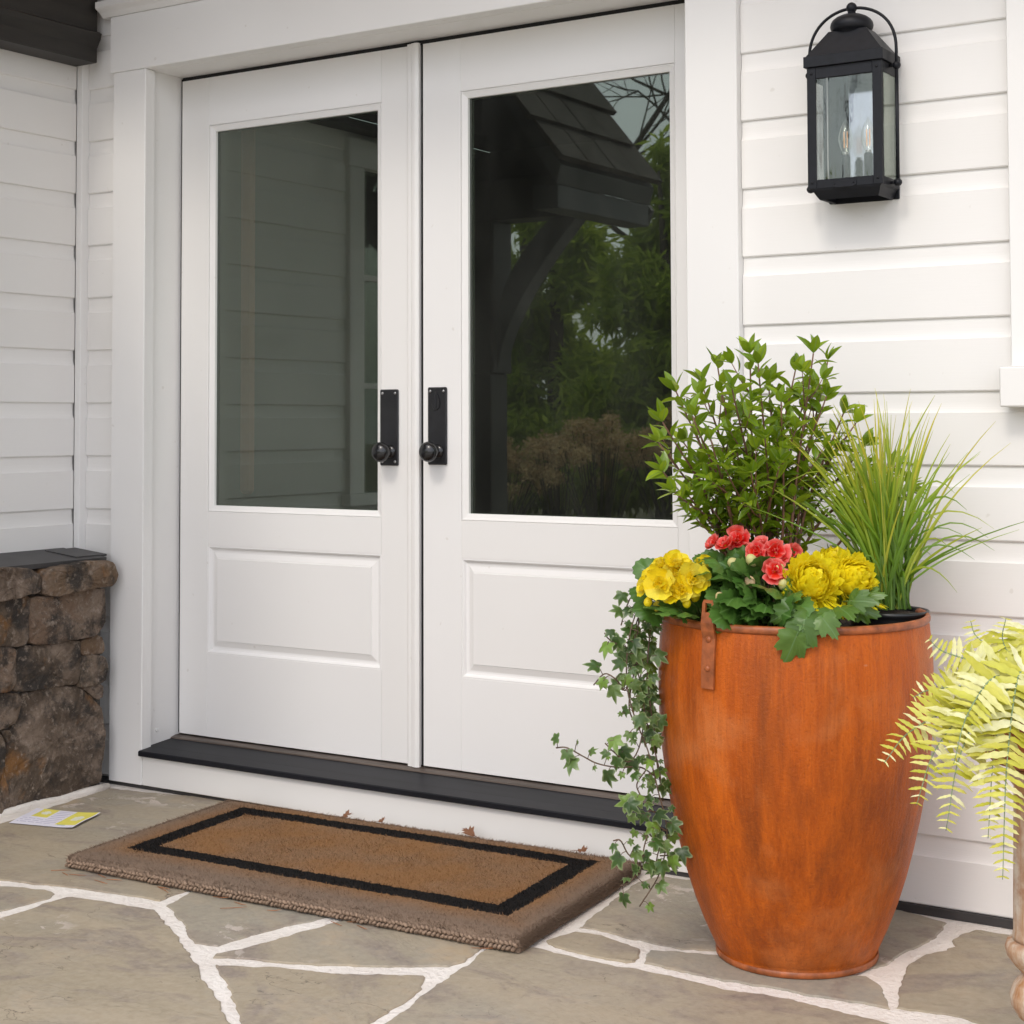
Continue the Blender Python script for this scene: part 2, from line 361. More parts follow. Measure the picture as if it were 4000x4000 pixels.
def m_pedestal():
    n = N('weathered_pedestal'); cs = n.coord('Object', (1, 1, 0.12)); c = n.coord('Object')
    st = n.noise(cs, 30, 6, 0.65); b = n.noise(c, 14, 5, 0.65)
    col = n.mix(n.ramp(st, 0.40, 0.62), (0.60, 0.52, 0.42), (0.40, 0.20, 0.085))
    col = n.mix(n.ramp(b, 0.48, 0.66, 0, 0.8), col, (0.34, 0.15, 0.07))
    return n.end(n.bsdf(col, 0.7, n.bump(n.math('ADD', st, n.noise(c, 80, 4)), 0.5, 0.003), spec=0.3))
M['pedestal'] = m_pedestal()
HX, HY, TH, SHR = 0.648, 0.322, 0.031, -0.07
def m_coir(name, fib):
    n = N(name); g = n.new('ShaderNodeTexCoord'); sp = n.new('ShaderNodeSeparateXYZ'); n.lk(g.outputs['Object'], sp.inputs[0])
    c = n.coord('Object'); j = n.math('MULTIPLY', n.math('SUBTRACT', n.noise(c, 110, 2), 0.5), 0.020)
    xs = n.math('SUBTRACT', sp.outputs[0], n.math('MULTIPLY', sp.outputs[1], SHR)); dx = n.math('SUBTRACT', HX, n.math('ABSOLUTE', xs)); dy = n.math('SUBTRACT', HY, n.math('ABSOLUTE', n.math('SUBTRACT', sp.outputs[1], 0.032)))
    dx = n.math('SUBTRACT', dx, 0.004)
    d = n.math('ADD', n.math('MINIMUM', dx, dy), j)
    msk = n.math('MULTIPLY', n.math('GREATER_THAN', d, 0.084), n.math('LESS_THAN', d, 0.142))
    f = n.noise(c, 220, 3, 0.7); b = n.noise(c, 6, 4)
    if fib: f = n.ramp(n.new('ShaderNodeNewGeometry').outputs['Random Per Island'], 0, 1, 0.25, 0.8)
    col = n.mix(n.ramp(f, 0.3, 0.72), (0.115, 0.065, 0.032), (0.350, 0.205, 0.115))
    col = n.mix(n.ramp(b, 0.40, 0.62, 0, 0.55), col, (0.27, 0.130, 0.045))
    # sun-bleached towards the outer rim
    col = n.mix(n.ramp(n.math('ADD', d, n.math('MULTIPLY', b, 0.02)), 0.020, 0.10, 0.80, 0.0), col, (0.205, 0.155, 0.120))
    blk = n.mix(n.ramp(f, 0.60, 0.74, 0, 0.5), (0.010, 0.009, 0.009), (0.06, 0.045, 0.03))
    col = n.mix(msk, col, blk)
    return n.end(n.bsdf(col, 0.9, n.bump(f, 0.8, 0.004), spec=0.1))
M['coir'] = m_coir('coir', False); M['coirfib'] = m_coir('coir_fibre', True)
M['braid'] = simple('coir_braid', (0.25, 0.175, 0.125), 0.9, 0.5, 160, 0.5, 0.002, spec=0.1)
M['paper'] = simple('paper', (0.76, 0.74, 0.82), 0.6, 0.03, 5)
M['yellowink'] = simple('yellow_ink', (0.78, 0.70, 0.12), 0.6, 0.06, 20)
M['greyink'] = simple('grey_ink', (0.52, 0.50, 0.62), 0.6, 0.1, 60)
M['tealink'] = simple('teal_ink', (0.30, 0.46, 0.46), 0.6, 0.1, 60)
M['paleyellow'] = simple('pale_ink', (0.80, 0.80, 0.66), 0.6, 0.1, 40)
M['dryleaf'] = simple('dry_leaf', (0.20, 0.085, 0.038), 0.6, 0.35, 60, 0.3, 0.001)
M['needle'] = simple('pine_needle', (0.36, 0.13, 0.045), 0.6, 0.35, 40)
M['soil'] = simple('potting_soil', (0.05, 0.032, 0.022), 0.95, 0.5, 60, 0.9, 0.01)
M['plasticpot'] = simple('black_plastic', (0.012, 0.013, 0.014), 0.35)
M['stem'] = simple('shrub_stem', (0.17, 0.080, 0.045), 0.6, 0.3, 60, 0.3, 0.001)
M['greenstem'] = simple('green_stem', (0.12, 0.17, 0.04), 0.5, 0.3, 40)
M['ivystem'] = simple('ivy_stem', (0.12, 0.075, 0.045), 0.6, 0.4, 60)
M['shrubleaf'] = leafmat('shrub_leaf', [(0.095, 0.175, 0.010), (0.15, 0.25, 0.014), (0.21, 0.32, 0.018), (0.34, 0.44, 0.03)], 0.20, 0.32, vein=((0.16, 0.25, 0.06), 0.0016))
M['grass'] = m_grass()
M['begleaf'] = leafmat('begonia_leaf', [(0.045, 0.115, 0.018), (0.075, 0.165, 0.028), (0.115, 0.225, 0.045)], 0.28, 0.22, scale=60, vein=((0.12, 0.22, 0.06), 0.0012))
M['mumleaf'] = leafmat('mum_leaf', [(0.070, 0.145, 0.022), (0.11, 0.205, 0.032)], 0.34, 0.22, scale=50, vein=((0.12, 0.22, 0.07), 0.0012))
M['ivyleaf'] = leafmat('ivy_leaf', [(0.028, 0.060, 0.016), (0.055, 0.115, 0.025), (0.085, 0.15, 0.040), (0.13, 0.20, 0.05), (0.20, 0.34, 0.04)], 0.36, 0.22, edge=(0.26, 0.32, 0.15), scale=60)
M['redpetal'] = leafmat('red_petal', [(0.72, 0.008, 0.010), (0.80, 0.030, 0.006), (0.78, 0.020, 0.03)], 0.45, 0.25, edge=(0.90, 0.30, 0.26), scale=30, tr_col=(0.85, 0.06, 0.03))
M['yelpetal'] = leafmat('yellow_petal', [(0.93, 0.70, 0.008), (0.95, 0.80, 0.014), (0.96, 0.85, 0.12)], 0.45, 0.35, scale=30, tr_col=(0.95, 0.75, 0.1))
M['mumpetal'] = leafmat('mum_petal', [(0.96, 0.80, 0.012), (0.98, 0.88, 0.030)], 0.38, 0.48, scale=50, tr_col=(1.0, 0.88, 0.08))
M['bud'] = leafmat('flower_bud', [(0.66, 0.66, 0.25), (0.78, 0.45, 0.32)], 0.45, 0.25, scale=40)
M['fern'] = leafmat('fern_leaflet', [(0.44, 0.44, 0.03), (0.62, 0.60, 0.10), (0.84, 0.82, 0.52), (0.68, 0.64, 0.14), (0.48, 0.45, 0.03)], 0.5, 0.25, vein=((0.36, 0.42, 0.08), 0.0016), scale=70)
M['rachis'] = simple('fern_rachis', (0.17, 0.24, 0.12), 0.5, 0.3, 40)
M['hedge'] = leafmat('conifer_needles', [(0.19, 0.27, 0.03), (0.30, 0.38, 0.045), (0.38, 0.44, 0.07)], 0.6, 0.6, scale=3)
M['hydr'] = leafmat('dry_flower_head', [(0.48, 0.28, 0.13), (0.64, 0.42, 0.21), (0.76, 0.55, 0.31)], 0.8, 0.2, scale=20)
M['bark'] = simple('bark', (0.075, 0.058, 0.045), 0.9, 0.4, 8, 0.6, 0.02)
M['lawn'] = simple('lawn_soil', (0.20, 0.185, 0.115), 0.95, 0.5, 3, 0.6, 0.02)

# ================================================================== SETTING
YW = -0.140                     # siding back plane of the door wall (boards stand 19 mm proud of YS)
YS = YW + 0.019
PIT = 0.1642; Z0 = 0.993
XL = -0.288                     # side wall face
# ground
me = mesh('lawn', [(-60, -70, -0.16), (60, -70, -0.16), (60, 30, -0.16), (-60, 30, -0.16)], [(0, 1, 2, 3)], M['lawn']); tag(me, kind='structure')
# patio: mortar bed with the flagstones laid in it
patio = bx('patio_floor', (-0.35, 7.0), (-5.4, -0.06), (-0.158, -0.0035), M['mortar'], None, 0.01); tag(patio, kind='structure')
def jag(poly, step, amp, seed):
    out = []; n = len(poly); rr = random.Random(seed)
    for i in range(n):
        a = Vector(poly[i]); b = Vector(poly[(i + 1) % n]); L = (b - a).length; k = max(1, int(L / step))
        for j in range(k):
            p = a.lerp(b, j / k)
            nz = mnoise.noise(Vector((p.x * 28, p.y * 28, seed * 3.1))) * amp + rr.uniform(-1, 1) * amp * 0.35
            nv = Vector((-(b - a).y, (b - a).x)); nv.normalize()
            out.append(p + nv * nz)
    return out
FLAG={
  's1' : [(-0.028, -1.197), (0.218, -1.088), (0.424, -1.027), (0.513, -1.008), (0.62, -0.981), (0.772, -0.959), (0.874, -0.951), (0.874, -0.883), (0.868, -0.819), (0.831, -0.639), (0.824, -0.388), (0.627, -0.188), (0.408, -0.1), (0.041, -0.185), (-0.08, -0.203), (-0.019, -0.66), (-0.059, -1.175)] ,
  's2' : [(0.181, -1.142), (0.466, -1.062), (0.537, -1.036), (0.606, -1.025), (0.625, -1.036), (0.644, -1.066), (0.637, -1.114), (0.626, -1.195), (0.629, -1.472)] ,
  's3' : [(0.672, -1.044), (0.685, -1.036), (0.736, -1.022), (0.834, -1.018), (0.898, -1.007), (0.918, -1.007), (0.992, -1.052), (1.061, -1.097), (1.12, -1.134), (1.191, -1.181), (1.242, -1.217), (1.284, -1.247), (1.321, -1.279), (1.391, -1.324), (1.443, -1.359), (1.499, -1.405), (1.543, -1.436), (1.619, -1.496), (1.845, -1.679), (1.824, -2.05), (1.254, -1.981), (0.672, -1.515), (0.673, -1.234), (0.669, -1.134), (0.665, -1.077)] ,
  's4' : [(0.914, -0.969), (0.88, -0.829), (0.882, -0.693), (0.936, -0.405), (1.293, -0.6), (1.305, -0.784), (1.296, -0.828), (1.276, -0.869), (1.25, -0.944), (1.226, -1.028), (1.212, -1.119), (1.195, -1.125), (1.159, -1.127), (1.117, -1.105), (1.074, -1.068), (1.016, -1.027), (0.951, -0.986)] ,
  's5' : [(1.245, -1.158), (1.268, -1.115), (1.283, -1.05), (1.307, -0.95), (1.323, -0.88), (1.335, -0.838), (1.362, -0.631), (1.62, -0.547), (1.682, -0.742), (1.685, -0.802), (1.697, -0.864), (1.709, -0.93), (1.7, -0.973), (1.658, -0.998), (1.567, -1.053), (1.471, -1.103), (1.363, -1.14), (1.283, -1.164), (1.256, -1.178)] ,
  's6' : [(1.29, -1.211), (1.335, -1.189), (1.437, -1.145), (1.55, -1.117), (1.62, -1.079), (1.688, -1.038), (1.699, -1.043), (1.728, -1.102), (1.744, -1.176), (1.751, -1.251), (1.757, -1.306), (1.79, -1.488), (1.83, -1.629), (1.657, -1.5), (1.562, -1.425), (1.523, -1.39), (1.472, -1.349), (1.407, -1.297), (1.343, -1.248)] ,
  's7' : [(1.854, -1.615), (1.806, -1.465), (1.774, -1.295), (1.765, -1.195), (1.741, -1.077), (1.733, -1.011), (1.724, -0.924), (1.698, -0.808), (1.739, -0.795), (1.783, -0.782), (1.863, -0.787), (1.991, -0.794), (2.035, -0.786), (2.108, -0.789), (2.229, -0.801), (2.307, -0.789), (2.416, -0.791), (2.523, -0.802), (2.57, -0.805), (2.652, -0.815), (2.814, -0.837), (2.981, -0.866), (2.934, -1.458), (2.481, -1.817), (2.153, -1.849)] ,
  's8' : [(1.792, -0.706), (1.807, -0.649), (1.869, -0.643), (1.946, -0.667), (1.977, -0.679), (1.998, -0.711), (2.008, -0.752), (1.996, -0.769), (1.916, -0.77), (1.848, -0.763), (1.798, -0.743), (1.784, -0.731)] ,
  's9' : [(1.799, -0.622), (1.844, -0.612), (1.912, -0.627), (1.95, -0.627), (1.988, -0.628), (2.053, -0.633), (2.131, -0.601), (2.241, -0.573), (2.363, -0.592), (2.423, -0.561), (2.428, -0.553), (2.451, -0.502), (2.447, -0.457), (2.458, -0.393), (2.477, -0.331), (2.477, -0.27), (2.467, -0.176), (2.339, -0.135), (1.991, -0.153), (1.765, -0.176), (1.741, -0.253), (1.783, -0.54)] ,
  's10' : [(2.028, -0.749), (2.005, -0.697), (2.003, -0.673), (2.04, -0.656), (2.143, -0.625), (2.248, -0.616), (2.366, -0.627), (2.44, -0.592), (2.48, -0.627), (2.515, -0.69), (2.536, -0.739), (2.473, -0.737), (2.398, -0.748), (2.289, -0.747), (2.21, -0.76), (2.091, -0.754)] ,
  's11' : [(2.537, -0.192), (2.516, -0.24), (2.517, -0.287), (2.531, -0.319), (2.525, -0.356), (2.495, -0.403), (2.485, -0.476), (2.495, -0.531), (2.509, -0.593), (2.536, -0.678), (2.547, -0.727), (2.572, -0.725), (2.642, -0.709), (2.7, -0.72), (2.787, -0.738), (2.92, -0.786), (3.13, -0.775), (3.211, -0.439), (2.948, -0.237), (2.638, -0.187)] ,
  's12' : [(0.393, -0.073), (0.597, -0.12), (0.816, -0.332), (1.222, -0.558), (1.567, -0.519), (1.756, -0.583), (1.747, -0.455), (1.708, -0.214), (1.076, -0.144)] ,
}

del FLAG['s12']
FLAG['s12'] = [(0.90, -0.185), (1.30, -0.175), (1.70, -0.18), (1.69, -0.36), (1.30, -0.40), (0.95, -0.36)]
# stones beyond the frame
FLAG['s13'] = [(0.62, -1.56), (1.24, -2.03), (1.82, -2.10), (1.85, -2.75), (0.9, -2.9), (0.0, -2.6), (-0.2, -2.0), (0.1, -1.6)]
FLAG['s14'] = [(1.90, -1.92), (2.45, -1.88), (2.93, -1.52), (3.35, -1.7), (3.3, -2.5), (2.5, -2.9), (1.9, -2.7)]
FLAG['s15'] = [(3.00, -0.93), (3.20, -0.83), (3.9, -0.7), (4.4, -1.0), (4.3, -1.9), (3.45, -1.75), (2.98, -1.45)]
FLAG['s16'] = [(3.26, -0.42), (3.0, -0.22), (2.95, -0.19), (3.6, -0.18), (4.3, -0.18), (4.4, -0.6), (3.9, -0.66), (3.2, -0.78)]
FLAG['s17'] = [(0.16, -1.19), (0.58, -1.50), (0.1, -1.55), (-0.22, -1.95), (-0.28, -1.25), (-0.05, -1.24)]
def area(p): return 0.5 * sum(p[i][0] * p[(i + 1) % len(p)][1] - p[(i + 1) % len(p)][0] * p[i][1] for i in range(len(p)))
for i, (k, poly) in enumerate(FLAG.items()):
    if area(poly) < 0: poly = poly[::-1]
    P = jag(poly, 0.011, 0.0058, i)
    n = len(P); v = []; f = []
    inner = []
    for j in range(n):                                    # arris set in a few millimetres
        a, b, c = P[j - 1], P[j], P[(j + 1) % n]
        t = (c - a); t.normalize(); inner.append(b + Vector((-t.y, t.x)) * 0.0035)
    zt = 0.0 + R_.uniform(-0.0008, 0.0010)
    v = [(p.x, p.y, -0.030) for p in P] + [(p.x, p.y, zt - 0.0022) for p in P] + [(p.x, p.y, zt) for p in inner]
    for j in range(n):
        j2 = (j + 1) % n
        f.append((j, j2, n + j2, n + j)); f.append((n + j, n + j2, 2 * n + j2, 2 * n + j))
    f.append(tuple(range(2 * n, 3 * n)))
    mesh('flagstone', v, f, M['flag'], patio)

# ------------------------------------------------------------------ siding
def board_poly(zb, zt, s=1):
    """cove profile, (out, z); out is measured from the sheathing plane"""
    t = 0.019; zc = zt - 0.047
    P = [(0.0, zb), (t - 0.002, zb), (t, zb + 0.003), (t, zc)]
    for i in range(1, 9):
        a = i / 8 * math.pi / 2
        P.append((t - 0.0062 * math.sin(a), zc + 0.028 * (1 - math.cos(a))))
    P += [(t - 0.0066, zt + 0.004), (0.0, zt + 0.004)]
    return P
wall = thing('front_wall', 'white cove-profile clapboard wall around the double doors', 'wall', (0.9, YS, 0))
def line(k): return Z0 + PIT * k
bx('sheathing', (-0.30, -0.02), (YS, YS + 0.06), (0.0, 2.75), M['siding'], wall, 0)
bx('sheathing', (1.87, 2.66), (YS, YS + 0.06), (0.0, 2.75), M['siding'], wall, 0)
bx('sheathing', (2.661, 5.2), (YS, YS + 0.06), (0.0, 1.10), M['siding'], wall, 0)
bx('sheathing', (3.70, 5.2), (YS, YS + 0.06), (1.101, 2.75), M['siding'], wall, 0)
bx('sheathing', (-0.0199, 1.869), (YS, YS + 0.06), (2.24, 2.75), M['siding'], wall, 0)
def fboard(x0, x1, k):
    zb = line(k); zt = line(k + 1)
    if k == -6: zb = 0.018
    P = [(YS - o, z) for o, z in board_poly(zb, zt)]
    prism('siding_board', P, 'x', x0, x1, M['siding'], wall)
for k in range(-6, 10):
    fboard(-0.262, -0.131, k)                                  # narrow return left of the casing
    z = line(k)
    if z < 1.05: fboard(1.979, 5.2, k)
    else:
        fboard(1.979, 2.66, k); fboard(3.70, 5.2, k)
    if z > 2.38: fboard(-0.1309, 1.9789, k)
bx('base_flashing', (1.979, 5.2), (YS - 0.024, YS - 0.001), (-0.003, 0.017), M['flash'], wall, 0.001)
bx('base_flashing', (-0.262, 1.978), (YS - 0.030, YS - 0.001), (-0.003, 0.0095), M['flash'], wall, 0.001)
bx('corner_trim', (XL, -0.263), (-0.166, -0.122), (0.60, 2.75), M['trim'], wall, 0.002)

# ------------------------------------------------------------------ side wall
side = thing('side_wall', 'white clapboard side wall above the stone ledge, left of the doors', 'wall', (XL, -1.0, 0))
SY0, SY1 = -1.95, -0.167
W0, W1, WZ0, WZ1 = -1.86, -1.14, 0.78, 2.19                     # window with casing
XS = XL - 0.019
def sboard(y0, y1, k):
    zb, zt = line(k), line(k + 1)
    if k == -2: zb = 0.704
    P = [(XS + o, z) for o, z in board_poly(zb, zt)]
    # plane of axis y is (x,z)
    prism('siding_board', P, 'y', y0, y1, M['siding'], side)
for k in range(-2, 9):
    if line(k) < WZ1 and line(k + 1) > WZ0:
        sboard(SY0, W0 + 0.01, k); sboard(W1 - 0.01, SY1, k)
    else: sboard(SY0, SY1, k)
bx('sheathing', (XS - 0.05, XS), (SY0, W0), (0.0, 2.5), M['siding'], side, 0)
bx('sheathing', (XS - 0.05, XS), (W1, -0.10), (0.0, 2.5), M['siding'], side, 0)
bx('sheathing', (XS - 0.05, XS), (W0, W1), (0.0, WZ0), M['siding'], side, 0)
bx('sheathing', (XS - 0.05, XS), (W0, W1), (WZ1, 2.5), M['siding'], side, 0)
bx('end_wall', (-3.6, XS - 0.001), (-1.95, -1.90), (0.0, 2.5), M['siding'], side, 0)
win = thing('side_window', 'white two-bar window in the side wall, seen mirrored in the left door', 'window', (XL, -1.5, WZ0))
for a, b in ((W0, W0 + 0.09), (W1 - 0.09, W1)): bx('casing', (XL - 0.02, XL + 0.022), (a, b), (WZ0 + 0.04, WZ1 - 0.11), M['trim'], win)
bx('head_casing', (XL - 0.02, XL + 0.026), (W0 - 0.01, W1 + 0.01), (WZ1 - 0.109, WZ1), M['trim'], win)
bx('window_sill', (XL - 0.02, XL + 0.04), (W0 - 0.02, W1 + 0.02), (WZ0 - 0.005, WZ0 + 0.039), M['trim'], win)
bx('pane', (XL - 0.030, XL - 0.026), (W0 + 0.09, W1 - 0.09), (WZ0 + 0.04, WZ1 - 0.11), M['glass'], win, 0)
for z in (1.236, 1.66): bx('muntin', (XL - 0.028, XL - 0.008), (W0 + 0.09, W1 - 0.09), (z - 0.011, z + 0.011), M['trim'], win)
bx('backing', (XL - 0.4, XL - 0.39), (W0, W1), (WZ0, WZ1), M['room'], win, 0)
# ------------------------------------------------------------------ stone ledge wall
sw = thing('stone_wall', 'low brown fieldstone wall with a metal-flashed ledge, left of the doors', 'stone wall', (-0.18, -0.9, 0))
bx('core', (XL - 0.02, -0.118), (-1.95, -0.21), (-0.02, 0.655), M['dirtmortar'], sw, 0)
STONE={
  'capA' : [(-0.466, 0.66), (-0.451, 0.674), (-0.302, 0.683), (-0.209, 0.678), (-0.192, 0.656), (-0.192, 0.617), (-0.217, 0.604), (-0.301, 0.606), (-0.348, 0.601), (-0.428, 0.593), (-0.459, 0.601), (-0.468, 0.617)] ,
  'capB' : [(-0.717, 0.685), (-0.614, 0.689), (-0.528, 0.68), (-0.476, 0.657), (-0.468, 0.634), (-0.478, 0.613), (-0.56, 0.606), (-0.613, 0.602), (-0.716, 0.589)] ,
  'a1' : [(-0.497, 0.598), (-0.425, 0.59), (-0.348, 0.598), (-0.277, 0.6), (-0.222, 0.597), (-0.218, 0.53), (-0.222, 0.483), (-0.252, 0.461), (-0.346, 0.461), (-0.415, 0.458), (-0.482, 0.461), (-0.501, 0.468), (-0.5, 0.524), (-0.499, 0.563)] ,
  'a2' : [(-0.716, 0.585), (-0.613, 0.598), (-0.503, 0.6), (-0.502, 0.524), (-0.51, 0.482), (-0.52, 0.464), (-0.58, 0.468), (-0.715, 0.476)] ,
  'b1' : [(-0.55, 0.45), (-0.515, 0.457), (-0.415, 0.451), (-0.335, 0.456), (-0.309, 0.451), (-0.306, 0.382), (-0.32, 0.325), (-0.391, 0.329), (-0.475, 0.33), (-0.543, 0.336), (-0.557, 0.342), (-0.553, 0.406)] ,
  'b2' : [(-0.714, 0.472), (-0.611, 0.466), (-0.554, 0.457), (-0.555, 0.406), (-0.557, 0.346), (-0.61, 0.343), (-0.713, 0.339)] ,
  'b3' : [(-0.304, 0.452), (-0.252, 0.455), (-0.216, 0.453), (-0.208, 0.429), (-0.212, 0.404), (-0.251, 0.403), (-0.299, 0.405)] ,
  'b4' : [(-0.301, 0.402), (-0.245, 0.398), (-0.215, 0.389), (-0.207, 0.338), (-0.211, 0.318), (-0.263, 0.318), (-0.316, 0.313), (-0.313, 0.334), (-0.303, 0.373)] ,
  'c1' : [(-0.519, 0.319), (-0.458, 0.326), (-0.379, 0.323), (-0.321, 0.313), (-0.274, 0.288), (-0.238, 0.256), (-0.217, 0.221), (-0.214, 0.157), (-0.218, 0.09), (-0.224, 0.023), (-0.307, 0.012), (-0.444, -0.0), (-0.542, -0.002), (-0.553, 0.026), (-0.567, 0.08), (-0.581, 0.133), (-0.576, 0.183), (-0.555, 0.214), (-0.529, 0.261)] ,
  'c2' : [(-0.307, 0.313), (-0.251, 0.313), (-0.216, 0.307), (-0.217, 0.271), (-0.235, 0.264), (-0.274, 0.295)] ,
  'c3' : [(-0.713, 0.335), (-0.61, 0.338), (-0.524, 0.324), (-0.524, 0.294), (-0.545, 0.246), (-0.577, 0.238), (-0.609, 0.241), (-0.712, 0.244)] ,
  'c4' : [(-0.711, 0.235), (-0.608, 0.233), (-0.59, 0.219), (-0.58, 0.184), (-0.586, 0.134), (-0.601, 0.095), (-0.709, 0.082)] ,
  'c5' : [(-0.585, 0.231), (-0.569, 0.235), (-0.566, 0.203), (-0.575, 0.196)] ,
  'd1' : [(-0.593, 0.085), (-0.583, 0.129), (-0.57, 0.135), (-0.556, 0.077), (-0.543, 0.02), (-0.542, -0.002), (-0.584, -0.006), (-0.591, 0.042)] ,
  'd2' : [(-0.709, 0.074), (-0.601, 0.086), (-0.595, 0.051), (-0.589, -0.007), (-0.708, -0.022)] ,
}

def rock(poly, x0, depth, seed, name='stone', lab=None):
    """poly in (y,z) on the face; domed lumpy stone standing proud of the core"""
    P = [Vector(p) for p in poly]
    c = sum(P, Vector((0, 0))) / len(P)
    P = [c + (p - c) * (1 + 0.004 / max(0.02, (p - c).length)) for p in P]
    P2 = []
    n = len(P)
    for i in range(n):
        a, b = P[i], P[(i + 1) % n]; L = (b - a).length; k = max(1, int(L / 0.014))
        for j in range(k): P2.append(a.lerp(b, j / k))
    # round the corners
    for _ in range(1): P2 = [(P2[i - 1] + P2[i] * 2 + P2[(i + 1) % len(P2)]) / 4 for i in range(len(P2))]
    P2 = [p + Vector((mnoise.noise(Vector((p.x * 40, p.y * 40, seed))), mnoise.noise(Vector((p.x * 40, p.y * 40, seed + 9))))) * 0.0035 for p in P2]
    n = len(P2); v = []; f = []
    rings = [(1.01, -0.055), (1.008, -0.006), (0.992, -0.0005), (0.95, 0.001), (0.85, 0.002), (0.7, 0.003), (0.5, 0.003), (0.25, 0.003)]
    for s, o in rings:
        for p in P2:
            r = c + (p - c) * s
            nz = mnoise.fractal(Vector((r.x * 14, r.y * 14, seed * 7.3)), 0.8, 2.0, 5) * 0.0105 + mnoise.noise(Vector((r.x * 70, r.y * 70, seed))) * 0.0028 if o > -0.05 else 0
            v.append((x0 + depth + o + nz, r.x, r.y))
    v.append((x0 + depth + 0.005, c.x, c.y))
    for q in range(len(rings) - 1):
        for i in range(n):
            i2 = (i + 1) % n; f.append((q * n + i, q * n + i2, (q + 1) * n + i2, (q + 1) * n + i))
    b = (len(rings) - 1) * n
    for i in range(n): f.append((b + i, b + (i + 1) % n, len(v) - 1))
    o = mesh(name, v, f, M['rock'], sw, False)
    if lab: o['label'] = lab
for i, (k, p) in enumerate(STONE.items()):
    capst = k.startswith('cap')
    rock(p, -0.095, 0.028 if capst else R_.uniform(-0.006, 0.010), i)
# the wall goes on out of the frame
z = 0.0; sd = 40
for z0_, z1_ in ((0.0, 0.15), (0.155, 0.30), (0.305, 0.45), (0.455, 0.585), (0.59, 0.685)):
    y = -0.72
    while y > -1.9:
        w = R_.uniform(0.14, 0.30); y2 = max(-1.95, y - w)
        rock([(y - 0.004, z0_ + 0.004), (y2 + 0.004, z0_ + 0.006), (y2 + 0.006, z1_ - 0.003), (y - 0.006, z1_ - 0.005)], -0.095, 0.026 if z0_ > 0.58 else R_.uniform(-0.008, 0.01), sd)
        sd += 1; y = y2
rock([(-0.196, 0.62), (-0.185, 0.665), (-0.19, 0.60), (-0.20, 0.61)], -0.095, -0.02, 99)
prism('ledge_flashing', [(XL - 0.01, 0.712), (-0.098, 0.690), (-0.098, 0.676), (-0.101, 0.676), (-0.101, 0.686), (XL - 0.01, 0.708)], 'y', -1.95, -0.206, M['flash'], sw)
prism('ledge_flashing', [(-0.262, 0.7105), (-0.125, 0.6965), (-0.125, 0.690), (-0.262, 0.704)], 'y', -0.30, -0.180, M['flash'], sw)
tube('mortar_fillet', [(-0.094 + 0.006 * math.sin(i * 1.7), -0.20 - i * 0.09, 0.001) for i in range(20)], [0.013 + 0.004 * math.sin(i * 2.3) for i in range(20)], M['mortar'], sw, 7)

# ------------------------------------------------------------------ door frame
LW = 0.924; DB = 0.139; DT = 2.169; YC = -0.162
df = thing('door_frame', 'white wooden surround and black sill framing the double doors', 'door frame', (0.924, -0.08, 0))
bx('side_casing', (-0.130, 0.008), (YC, YS), (0.010, 2.176), M['trim'], df, 0.002)
bx('side_casing', (1.840, 1.978), (YC, YS), (0.010, 2.176), M['trim'], df, 0.002)
bx('head_casing', (-0.142, 1.990), (YC - 0.003, YS), (2.1765, 2.352), M['trim'], df, 0.002)
prism('cap_moulding', [(YS, 2.3525), (YC - 0.006, 2.3525), (YC - 0.012, 2.358), (YC - 0.020, 2.366), (YC - 0.034, 2.374), (YC - 0.038, 2.378), (YC - 0.038, 2.396), (YS, 2.402)], 'x', -0.172, 2.02, M['trim'], df)
for s in (0, 1):
    def mxx(a, b): return (a, b) if s == 0 else (1.848 - b, 1.848 - a)
    bx('jamb', mxx(-0.045, -0.006), (-0.118, 0.062), (0.118, 2.20), M['trim'], df, 0.0015)
    bx('jamb_bead', mxx(-0.0055, 0.0025), (-0.139, -0.1185), (0.118, 2.172), M['trim'], df, 0.003)
    bx('jamb_filler', mxx(-0.045, -0.006), (-0.1390, -0.1186), (0.118, 2.176), M['trim'], df, 0.001)
    bx('weatherstrip', mxx(-0.0058, 0.0025), (0.006, 0.060), (0.14, 2.172), M['seal'], df, 0)
bx('head_jamb', (-0.005, 1.853), (-0.118, 0.062), (2.1765, 2.205), M['trim'], df, 0.0015)
bx('weatherstrip', (0.0, 1.848), (0.006, 0.060), (2.1645, 2.1764), M['seal'], df, 0)
bx('weatherstrip', (LW - 0.002, LW + 0.0085), (0.008, 0.040), (0.14, 2.163), M['seal'], df, 0)
bx('kick_board', (0.0085, 1.8395), (YC + 0.002, -0.10), (0.010, 0.0985), M['trim'], df, 0.002)
prism('sill', [(-0.1745, 0.0990), (-0.1760, 0.1010), (-0.1760, 0.1120), (-0.1730, 0.1150), (-0.1195, 0.1190), (-0.1195, 0.0990)], 'x', 0.0088, 1.8392, M['sill'], df)
prism('inner_sill', [(-0.1190, 0.1190), (-0.02, 0.1265), (-0.02, 0.0990), (-0.1190, 0.0990)], 'x', -0.0055, 1.8535, M['sill'], df)
prism('threshold', [(-0.028, 0.1268), (-0.026, 0.1300), (-0.006, 0.1345), (0.050, 0.1345), (0.050, 0.10), (-0.0199, 0.10), (-0.0199, 0.1268)], 'x', -0.0052, 1.8532, M['bronze'], df)
lathe('screw_plug', [(0.006, 0), (0.006, 0.0015), (0.004, 0.0025), (0, 0.0025)], 14, M['trim'], df, W=Matrix.Translation((-0.006, -0.085, 0.160)) @ Matrix.Rotation(rad(90), 4, 'Y'))
